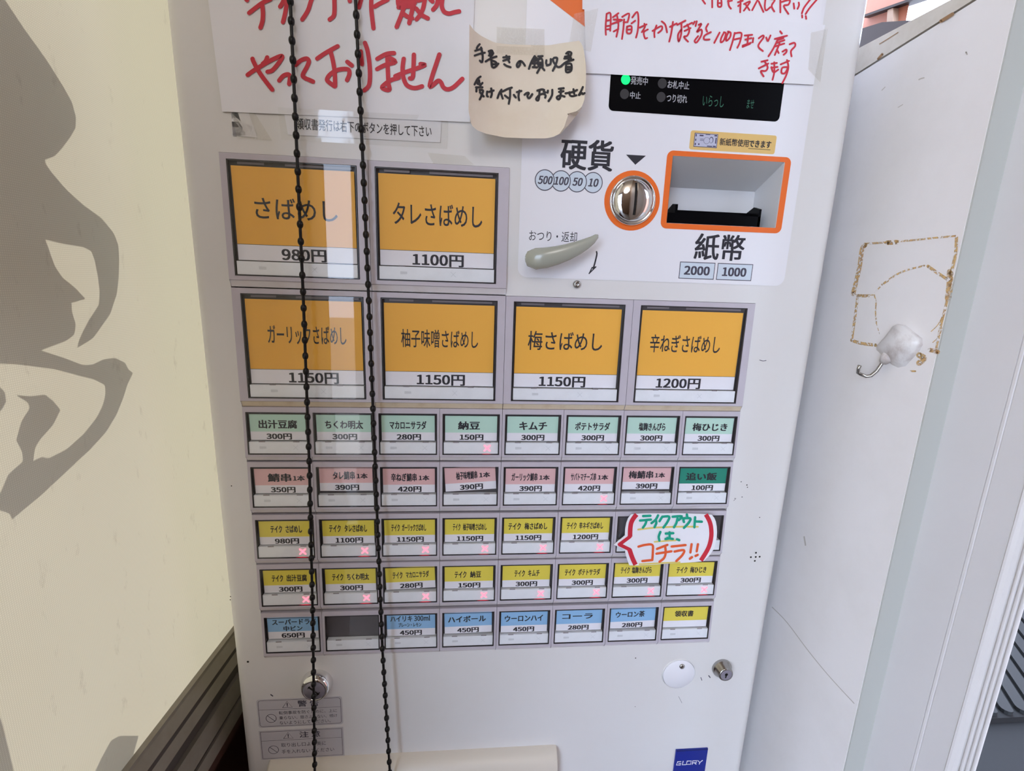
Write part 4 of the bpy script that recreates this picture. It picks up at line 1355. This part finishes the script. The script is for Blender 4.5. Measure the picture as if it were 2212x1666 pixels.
tag(sc, 'torn white paper scrap with tape under the takeout notice\'s left corner', 'paper scrap')
b = MB()
sheet(b, [(500, 240), (548, 240), (588, 304), (512, 298)], YS_ - 0.0006, M_TAPE, 6)
b.build('clear_tape', sc)
b = MB()
sheet(b, [(924, 330), (1004, 337), (1024, 357), (936, 354)], -0.0006, M_TAPE, 6)
o = b.build('tape_remnant')
tag(o, 'ragged clear tape remnant above the second orange button', 'tape')

# cream receipt note with curled edges
def note_depth(px, py):
    u = (px - 1014) / 250.0
    v = (py - 60) / 235.0
    d = 0.0035
    d += 0.014 * max(0, 0.30 - u) ** 2 / 0.09
    d += 0.016 * max(0, u - 0.60) ** 2 / 0.16
    d += 0.012 * max(0, v - 0.35) ** 2 / 0.42
    d += 0.010 * max(0, u - 0.70) * max(0, v - 0.5) / 0.15
    return -d


NOTE = lambda px, py, off=0.0: at_y(px, py, note_depth(px, py) - off)


def poly_at(pts, t):
    L = [0.0]
    for a, c in zip(pts, pts[1:]):
        L.append(L[-1] + math.hypot(c[0] - a[0], c[1] - a[1]))
    s = t * L[-1]
    for i in range(len(pts) - 1):
        if s <= L[i + 1] + 1e-9:
            k = (s - L[i]) / (L[i + 1] - L[i])
            return Vector((pts[i][0] + (pts[i + 1][0] - pts[i][0]) * k, pts[i][1] + (pts[i + 1][1] - pts[i][1]) * k))
    return Vector(pts[-1])


eL = [(1014, 52), (1013.5, 110), (1013, 180), (1012, 240), (1018, 268), (1021, 273)]
eR = [(1251, 88), (1258, 97), (1262, 112), (1265.5, 140), (1266, 170), (1264, 200), (1262, 218), (1256, 232), (1246, 240), (1229, 245), (1224, 258), (1219, 274), (1209, 289)]
eT = [(1014, 52), (1024, 66), (1040, 78), (1068, 92), (1100, 96), (1140, 97), (1185, 98), (1215, 93), (1251, 88)]
eB = [(1021, 273), (1030, 281), (1050, 289), (1090, 297), (1140, 299), (1180, 299), (1195, 296), (1209, 289)]
nb = MB()
n = 28
vs, fs = [], []
for i in range(n + 1):
    for j in range(n + 1):
        u, v = i / n, j / n
        T, B_, L_, R_ = poly_at(eT, u), poly_at(eB, u), poly_at(eL, v), poly_at(eR, v)
        p = T * (1 - v) + B_ * v + L_ * (1 - u) + R_ * u - (Vector(eT[0]) * (1 - u) * (1 - v) + Vector(eT[-1]) * u * (1 - v) + Vector(eB[0]) * (1 - u) * v + Vector(eB[-1]) * u * v)
        vs.append(NOTE(p.x, p.y))
for i in range(n):
    for j in range(n):
        a = i * (n + 1) + j
        fs.append((a, a + 1, a + n + 2, a + n + 1))
nb.mesh(vs, fs, M_CREAM, True)
# the turned-under corner, seen from behind
curl = [(1256, 232, 0.0), (1246, 240, 0.0), (1229, 245, 0.0), (1224, 258, 0.0), (1219, 274, 0.0), (1209, 289, 0.0)]
back_ = [(1257, 233), (1251, 243), (1244, 251), (1236, 261), (1226, 273), (1210, 289.5)]
for k in range(len(curl) - 1):
    a, c = curl[k], curl[k + 1]
    d, e = back_[k], back_[k + 1]
    nb.face([NOTE(a[0], a[1]), NOTE(c[0], c[1]), at_y(e[0], e[1], note_depth(*c[:2]) + 0.006), at_y(d[0], d[1], note_depth(*a[:2]) + 0.006)], M_CREAM, True)
NS = [
    [(276, 195), (245, 230), (228, 262)], [(205, 302), (310, 268)], [(195, 382), (290, 350), (360, 335)], [(300, 250), (325, 370), (318, 490), (280, 465)],
    [(425, 310), (480, 300), (488, 370), (430, 380)], [(440, 345), (500, 342)], [(375, 480), (460, 430), (552, 398)], [(455, 310), (462, 440)], [(470, 462), (540, 490), (562, 540), (510, 580), (478, 555), (470, 470)], [(490, 525), (545, 525)], [(585, 515), (540, 560)],
    [(665, 412), (768, 400)], [(665, 466), (765, 432)], [(715, 385), (740, 440), (766, 495)], [(680, 525), (720, 552), (785, 574)],
    [(945, 475), (935, 540), (900, 572), (888, 530), (930, 475), (975, 485), (1020, 545)],
    [(1182, 392), (1130, 480), (1086, 600)], [(1185, 400), (1222, 440)], [(1150, 470), (1220, 462)], [(1150, 512), (1220, 506)], [(1182, 430), (1178, 570)], [(1150, 572), (1220, 576)], [(1240, 395), (1312, 390)], [(1272, 395), (1262, 440)], [(1240, 440), (1302, 440), (1312, 560)], [(1240, 440), (1246, 560), (1312, 560)], [(1245, 500), (1300, 500)], [(1250, 535), (1300, 535)], [(1280, 562), (1222, 668)], [(1300, 572), (1342, 622)],
    [(1375, 460), (1370, 510), (1390, 540)], [(1446, 440), (1440, 520), (1380, 545)], [(1500, 420), (1552, 425), (1532, 520), (1480, 632)], [(1480, 440), (1500, 500), (1560, 570), (1620, 560)],
    [(1700, 350), (1740, 322), (1786, 340), (1762, 400)], [(1610, 562), (1700, 490), (1820, 450)], [(1680, 400), (1772, 390)], [(1670, 430), (1782, 425)], [(1735, 330), (1742, 460)], [(1700, 522), (1782, 520), (1782, 630), (1700, 652), (1700, 522)], [(1700, 570), (1782, 570)], [(1705, 612), (1772, 610)],
    [(290, 730), (240, 770), (192, 860)], [(225, 810), (246, 850)], [(265, 790), (276, 860)], [(322, 832), (290, 870)], [(215, 905), (322, 905)], [(225, 912), (222, 975)], [(275, 950), (332, 958), (312, 1030), (278, 1105)], [(280, 985), (342, 1056)],
    [(400, 975), (395, 1040), (412, 1058)], [(430, 980), (506, 958)], [(466, 925), (476, 1010), (460, 1068)],
    [(635, 945), (600, 1000), (570, 1082)], [(620, 985), (656, 1092)], [(650, 976), (740, 930), (806, 910)], [(776, 930), (776, 1050), (755, 1175)], [(692, 1040), (742, 1080)],
    [(838, 1030), (870, 1072)], [(888, 985), (962, 965)], [(930, 960), (915, 1050), (926, 1116)],
    [(1015, 1028), (1050, 1000), (1085, 1000), (1062, 1050), (1090, 1086), (1142, 1018)],
    [(1225, 960), (1300, 940), (1338, 950)], [(1262, 950), (1256, 1060), (1240, 1120), (1205, 1100), (1250, 1040), (1320, 1010), (1362, 1040), (1355, 1076)], [(1332, 975), (1362, 990)],
    [(1400, 960), (1395, 992)], [(1472, 948), (1465, 1040), (1410, 1132)],
    [(1578, 930), (1660, 920)], [(1582, 982), (1656, 970)], [(1612, 925), (1606, 1060), (1570, 1105), (1545, 1070), (1600, 1040), (1672, 1058)],
    [(1690, 1005), (1800, 985), (1880, 950)], [(1820, 938), (1832, 1012)], [(1755, 985), (1760, 1030), (1800, 1052), (1868, 1036)],
    [(1976, 900), (1940, 980), (1906, 1040), (1940, 1010), (1965, 1000), (1975, 1018), (2005, 1000)]]
writing(nb, NS, 1000, 70, 7.628, 36, lambda x, y: NOTE(x, y, 0.0003), M_BLKINK)
rn = nb.build('receipt_note')
tag(rn, 'curled cream paper note with black handwriting taped at the machine\'s top centre', 'paper note')
b = MB()
vs, fs = [], []
for i in range(9):
    for j in range(5):
        x = 1073 + 103 * i / 8
        y = 58 + 58 * j / 4 + 0.045 * (x - 1073)
        vs.append(at_y(x, y, -0.0008 if y < 90 else note_depth(x, y) - 0.0006))
for i in range(8):
    for j in range(4):
        a = i * 5 + j
        fs.append((a, a + 1, a + 6, a + 5))
b.mesh(vs, fs, M_TAPE, True)
b.build('clear_tape', rn)

# time limit notice: two sheets
YU = -0.0012
CDS = [
    [(112, -14), (160, 55)], [(265, -14), (266, 110)], [(352, -4), (352, 92), (402, 92), (402, -4)], [(352, 48), (402, 46)], [(500, 22), (560, 10)], [(505, -10), (512, 80), (545, 130)], [(650, 35), (720, 12)], [(690, -14), (682, 184)],
    [(652, 92), (690, 62)], [(742, 60), (832, 20), (790, 90), (738, 160)], [(762, 60), (822, 150)], [(950, -14), (862, 152)], [(960, 20), (1030, 178)], [(1060, -14), (1050, 100), (1070, 156), (1132, 108)], [(1140, -10), (1200, 0), (1152, 88), (1192, 172)],
    [(1282, -14), (1282, 186)], [(1300, 30), (1420, 0), (1402, 70), (1332, 90), (1402, 208)], [(1480, 52), (1490, 130)], [(1558, 38), (1562, 80), (1540, 132)], [(1735, -14), (1640, 110), (1605, 200)], [(1835, -14), (1720, 120), (1660, 210)], [(1608, 230), (1610, 262)], [(1662, 240), (1668, 282)]]
b = MB()
sheet(b, [(1258, -260), (1790, -250), (1772, 60), (1258, 20)], YU, M_PAPER, 4)
writing(b, CDS, 1500, 0, 6.9125, 27, lambda x, y: at_y(x, y, YU - 0.00012), M_REDINK)
o = b.build('coin_notice')
tag(o, 'white paper with red handwriting cut by the photo\'s top edge, upper right sheet', 'paper notice')
YL = -0.0016
CCS = [
    [(487, 205), (472, 400), (476, 520)], [(487, 208), (546, 206), (540, 460)], [(476, 392), (540, 382)], [(480, 440), (536, 435)], [(476, 310), (545, 300)], [(580, 258), (662, 198)], [(590, 292), (705, 296)], [(642, 240), (662, 380), (632, 550)], [(556, 362), (716, 300)], [(592, 470), (662, 432)],
    [(748, 290), (736, 430), (716, 582)], [(718, 252), (822, 202), (800, 330)], [(740, 335), (800, 330)], [(870, 260), (942, 178), (962, 300), (950, 460), (925, 562)], [(858, 350), (912, 310)], [(790, 398), (790, 490), (850, 490), (856, 392), (790, 398)], [(800, 442), (850, 440)],
    [(980, 412), (1082, 366)], [(1050, 355), (1060, 400), (1012, 480)], [(1102, 440), (1042, 482), (1060, 572), (1092, 566)],
    [(1172, 462), (1300, 390), (1312, 440), (1256, 492)], [(1232, 380), (1200, 470), (1202, 556)], [(1310, 320), (1362, 370), (1388, 484)],
    [(1430, 402), (1532, 350)], [(1476, 328), (1450, 500), (1420, 622)], [(1540, 372), (1662, 308)], [(1602, 350), (1600, 500), (1562, 622), (1552, 520), (1600, 440)],
    [(1640, 402), (1762, 340)], [(1650, 462), (1740, 420)], [(1690, 366), (1722, 450), (1690, 532), (1640, 550), (1702, 622)], [(1802, 322), (1780, 360)], [(1832, 318), (1814, 390)],
    [(1860, 372), (1902, 360), (1832, 480), (1900, 440), (1902, 520), (1832, 632), (1800, 610), (1852, 540)], [(2002, 358), (1970, 420), (1986, 472)], [(2042, 480), (1950, 532), (1942, 590), (2022, 590)], [(2172, 488), (2092, 642)]]
CDL = [
    [(440, 490), (400, 570), (394, 632), (440, 600), (470, 500), (440, 482)], [(512, 478), (482, 540), (475, 612), (530, 560), (542, 490), (502, 470)], [(602, 490), (570, 620), (530, 748)], [(600, 500), (702, 494), (682, 620), (642, 712)], [(590, 592), (682, 570)],
    [(750, 532), (862, 520)], [(720, 682), (842, 640)], [(802, 530), (790, 650)], [(758, 592), (850, 570)], [(720, 700), (830, 655)], [(880, 568), (870, 632)],
    [(960, 572), (1022, 530), (1032, 560), (962, 660), (962, 710), (1022, 762)], [(1072, 560), (1092, 610)], [(1136, 530), (1100, 612)],
    [(1280, 468), (1306, 502)], [(1200, 582), (1382, 534)], [(1252, 570), (1180, 720), (1104, 842)], [(1232, 640), (1342, 600)], [(1240, 600), (1330, 570)], [(1210, 692), (1342, 650)], [(1272, 650), (1200, 822)], [(1232, 740), (1258, 792)], [(1315, 772), (1372, 740), (1372, 780), (1332, 818)], [(1420, 662), (1492, 640), (1502, 690), (1442, 760), (1450, 842)],
    [(1000, 922), (1092, 900)], [(960, 1022), (1102, 950)], [(1040, 910), (1092, 1000), (1062, 1060), (990, 1062), (1032, 1142)], [(1150, 952), (1232, 940)], [(1150, 1012), (1242, 1000)], [(1192, 930), (1192, 1080), (1166, 1192)], [(1150, 1002), (1182, 1080), (1252, 1040)],
    [(1288, 962), (1412, 910)], [(1382, 898), (1402, 1000), (1372, 1120), (1312, 1242)], [(1390, 1002), (1312, 1012), (1300, 1088), (1350, 1092), (1392, 1020)]]
b = MB()
lift = lambda u, v: -0.0012 * max(0, v - 0.6) * (1 - abs(2 * u - 1))
corn = [(1262, 8), (1783, 54), (1757, 183), (1266, 158)]
sheet(b, corn, YL, M_PAPER, 10)
writing(b, CCS, 1240, 0, 6.9125, 27, lambda x, y: at_y(x, y, YL - 0.0002), M_REDINK)
writing(b, CDL, 1500, 0, 6.9125, 27, lambda x, y: at_y(x, y, YL - 0.0002), M_REDINK)
tnot = b.build('time_limit_notice')
tag(tnot, 'white paper in thin red handwriting hanging over the black display', 'paper notice')
for qd in ([(1240, 30), (1292, 18), (1276, 112), (1228, 100)], [(1752, 70), (1788, 62), (1772, 178), (1746, 150)]):
    b = MB()
    sheet(b, qd, YL - 0.0010, M_TAPE, 8)
    b.build('clear_tape', tnot)

# speech bubble card
YC = -0.0060
E = lambda x, y, off=0.0: at_y(1300 + x / 7.9, 1100 + y / 7.9, YC - off)
outl = [(500, 92), (700, 76), (1300, 72), (1700, 84), (1880, 100), (1920, 150), (1945, 210), (1962, 300), (1968, 390), (1960, 500), (1935, 610), (1900, 700), (1830, 800), (1740, 888), (1600, 905), (1350, 920), (1100, 935), (850, 950),
        (620, 962), (470, 960), (440, 880), (415, 800), (402, 750), (395, 692), (205, 610), (395, 452), (398, 380), (402, 330), (420, 240), (450, 160)]
b = MB()
b.slab([E(*p) for p in outl], (0, 0.0006, 0), M_PAPER)
Ei = lambda x, y: E(x, y, 0.00015)
b.ribbon([(595, 92), (540, 160), (500, 240), (485, 350), (482, 470)], 78, Ei, M_REDINK, caps=False)
b.ribbon([(482, 470), (300, 606)], 60, lambda x, y: E(x, y, 0.00023), M_REDINK, smooth_=False)
b.ribbon([(300, 606), (478, 692)], 60, lambda x, y: E(x, y, 0.00019), M_REDINK, smooth_=False)
b.ribbon([(472, 690), (520, 830), (576, 952)], 78, Ei, M_REDINK, caps=False)
b.ribbon([(1775, 92), (1830, 190), (1862, 300), (1870, 450), (1842, 600), (1790, 720), (1690, 880)], 74, Ei, M_REDINK, caps=False)
Ey = lambda x, y: E(x, y, 0.0002)
for s, w in (([(620, 350), (900, 318), (1300, 302), (1640, 302)], 30), ([(900, 560), (1080, 545), (1260, 535)], 26)):
    b.ribbon(s, w, Ey, M_YELINK)
b.ribbon([(640, 942), (950, 925), (1330, 908)], 26, Ey, M_YELINK)
for k, s in enumerate(([(705, 120), (830, 115)], [(652, 196), (838, 180)], [(765, 190), (742, 260), (702, 318)], [(960, 108), (920, 180), (848, 240)], [(925, 190), (930, 240), (900, 310)], [(1032, 130), (985, 208)], [(1032, 132), (1150, 130), (1120, 220), (1052, 315)],
          [(1208, 132), (1370, 125), (1312, 190)], [(1292, 160), (1272, 240), (1232, 312)], [(1452, 92), (1460, 142)], [(1390, 168), (1402, 222)], [(1390, 160), (1512, 160), (1480, 240), (1402, 322)], [(1592, 140), (1580, 312)], [(1600, 212), (1708, 216)],
          [(1000, 392), (972, 470), (984, 540)], [(1092, 420), (1220, 412)], [(1156, 398), (1158, 500)], [(1158, 500), (1088, 512)], [(1120, 494), (1212, 512)], [(1282, 516), (1322, 532)])):
    b.ribbon(s, 42, lambda x, y: E(x, y, 0.0003 + 0.00003 * k), M_GRNINK)
for k, s in enumerate(([(625, 642), (740, 612), (862, 612), (872, 720), (862, 862)], [(692, 888), (862, 870)], [(942, 680), (1120, 612)], [(932, 762), (1188, 722)], [(1082, 640), (1090, 750), (1060, 840), (985, 900)], [(1192, 640), (1430, 615)], [(1242, 726), (1402, 702), (1372, 790), (1272, 888)],
          [(1532, 600), (1512, 742)], [(1642, 600), (1620, 722)], [(1502, 850), (1540, 822)], [(1600, 802), (1638, 782)])):
    b.ribbon(s, 40, lambda x, y: E(x, y, 0.0003 + 0.00003 * k), M_ORGINK)
o = b.build('speech_bubble_card')
tag(o, 'hand drawn speech bubble card with red border, green and orange lettering over the yellow buttons', 'card')

# ================================================================== BEAD CHAIN
bc = thing('bead_chain', (-0.13, -0.012, 2.38), 'black ball bead blind chain hanging in two strands in front of the ticket machine', 'chain')
b = MB()
b.box((-0.19, -0.035, 2.36), (-0.08, 0.01, 2.40), M_BODY)
b.build('chain_bracket', bc)
STR = (((627, 0), (640, 300), (655, 640), (668, 1000), (676, 1350), (680, 1666)), ((768, 0), (783, 330), (797, 660), (812, 1050), (826, 1400), (842, 1666)))
for k, pix in enumerate(STR):
    def yy_(py): return -0.0050 - (0.019, 0.016)[k] * (py / 1666.0) ** 1.0
    pts = [at_y(x, y, yy_(y)) for x, y in pix]
    top = Vector((pts[0].x - 0.01 * (k == 9), pts[0].y + 0.002, 2.365))
    low = pts[-1] + (pts[-1] - pts[-2]).normalized() * 0.16
    pts = [top] + pts + [low]
    b = MB()
    b.tube(pts, 0.0011, M_CHAIN, 8)
    L = [0.0]
    for a, c in zip(pts, pts[1:]): L.append(L[-1] + (c - a).length)
    s = 0.004 + 0.005 * k
    while s < L[-1]:
        i = max(j for j in range(len(L)) if L[j] <= s)
        i = min(i, len(pts) - 2)
        t = (s - L[i]) / (L[i + 1] - L[i])
        c = pts[i] + (pts[i + 1] - pts[i]) * t
        d = (pts[i + 1] - pts[i]).normalized()
        ring = [(-2.7, 0.9), (-2.2, 1.5), (-1.2, 2.05), (0, 2.25), (1.2, 2.05), (2.2, 1.5), (2.7, 0.9)]
        b.tube([c + d * (u * MM) for u, _ in ring], [q_ * MM for _, q_ in ring], M_CHAIN, 10)
        s += 0.0115
    b.build('chain_strand', bc)

# ================================================================== ADHESIVE HOOK ON THE PARTITION
hk = thing('adhesive_hook', at_x(1944, 745, XR), 'grimy white adhesive hook with a bent metal prong on the right partition', 'hook')
hz = lambda x, y, off=0.0: at_x(1780 + x / 4.384, 480 + y / 4.384, XR - off)
base = [(700, 962), (770, 975), (930, 1100), (938, 1160), (900, 1230), (770, 1365), (700, 1378), (640, 1350), (600, 1310), (495, 1210), (500, 1170), (580, 1080), (650, 985)]
topp = [(700, 985), (750, 990), (880, 1110), (882, 1150), (850, 1200), (740, 1300), (690, 1305), (640, 1285), (610, 1255), (525, 1190), (525, 1170), (595, 1085), (660, 1000)]
b = MB()
n = len(base)
lo = [hz(x, y, 0.0) for x, y in base]
md_ = [hz(x * 0.5 + a * 0.5, y * 0.5 + c * 0.5, 0.0035) for (x, y), (a, c) in zip(base, topp)]
hi = [hz(x, y, 0.0062) for x, y in topp]
cc = hz(700, 1150, 0.0072)
vs = lo + md_ + hi + [cc]
fs = []
for i in range(n):
    j = (i + 1) % n
    fs += [(i, j, n + j, n + i), (n + i, n + j, 2 * n + j, 2 * n + i), (2 * n + i, 2 * n + j, 3 * n)]
b.mesh(vs, fs, M_HOOK, True)
b.tube([hz(620, 1260, 0.002), hz(590, 1290, 0.003), hz(560, 1325, 0.003)], [0.0045, 0.0042, 0.0030], M_HOOK, 14)
o = b.build('hook_base', hk)
weld(o)
b = MB()
b.tube([hz(575, 1305, 0.003), hz(545, 1345, 0.004), hz(500, 1410, 0.006), hz(445, 1455, 0.008), hz(400, 1462, 0.010), hz(345, 1440, 0.013), hz(322, 1425, 0.015), hz(325, 1390, 0.016), hz(338, 1358, 0.016)],
       [0.0014, 0.0013, 0.0013, 0.0013, 0.0013, 0.0013, 0.0013, 0.0013, 0.0014], M_STEEL, 12)
b.build('metal_prong', hk, label='bent steel prong')
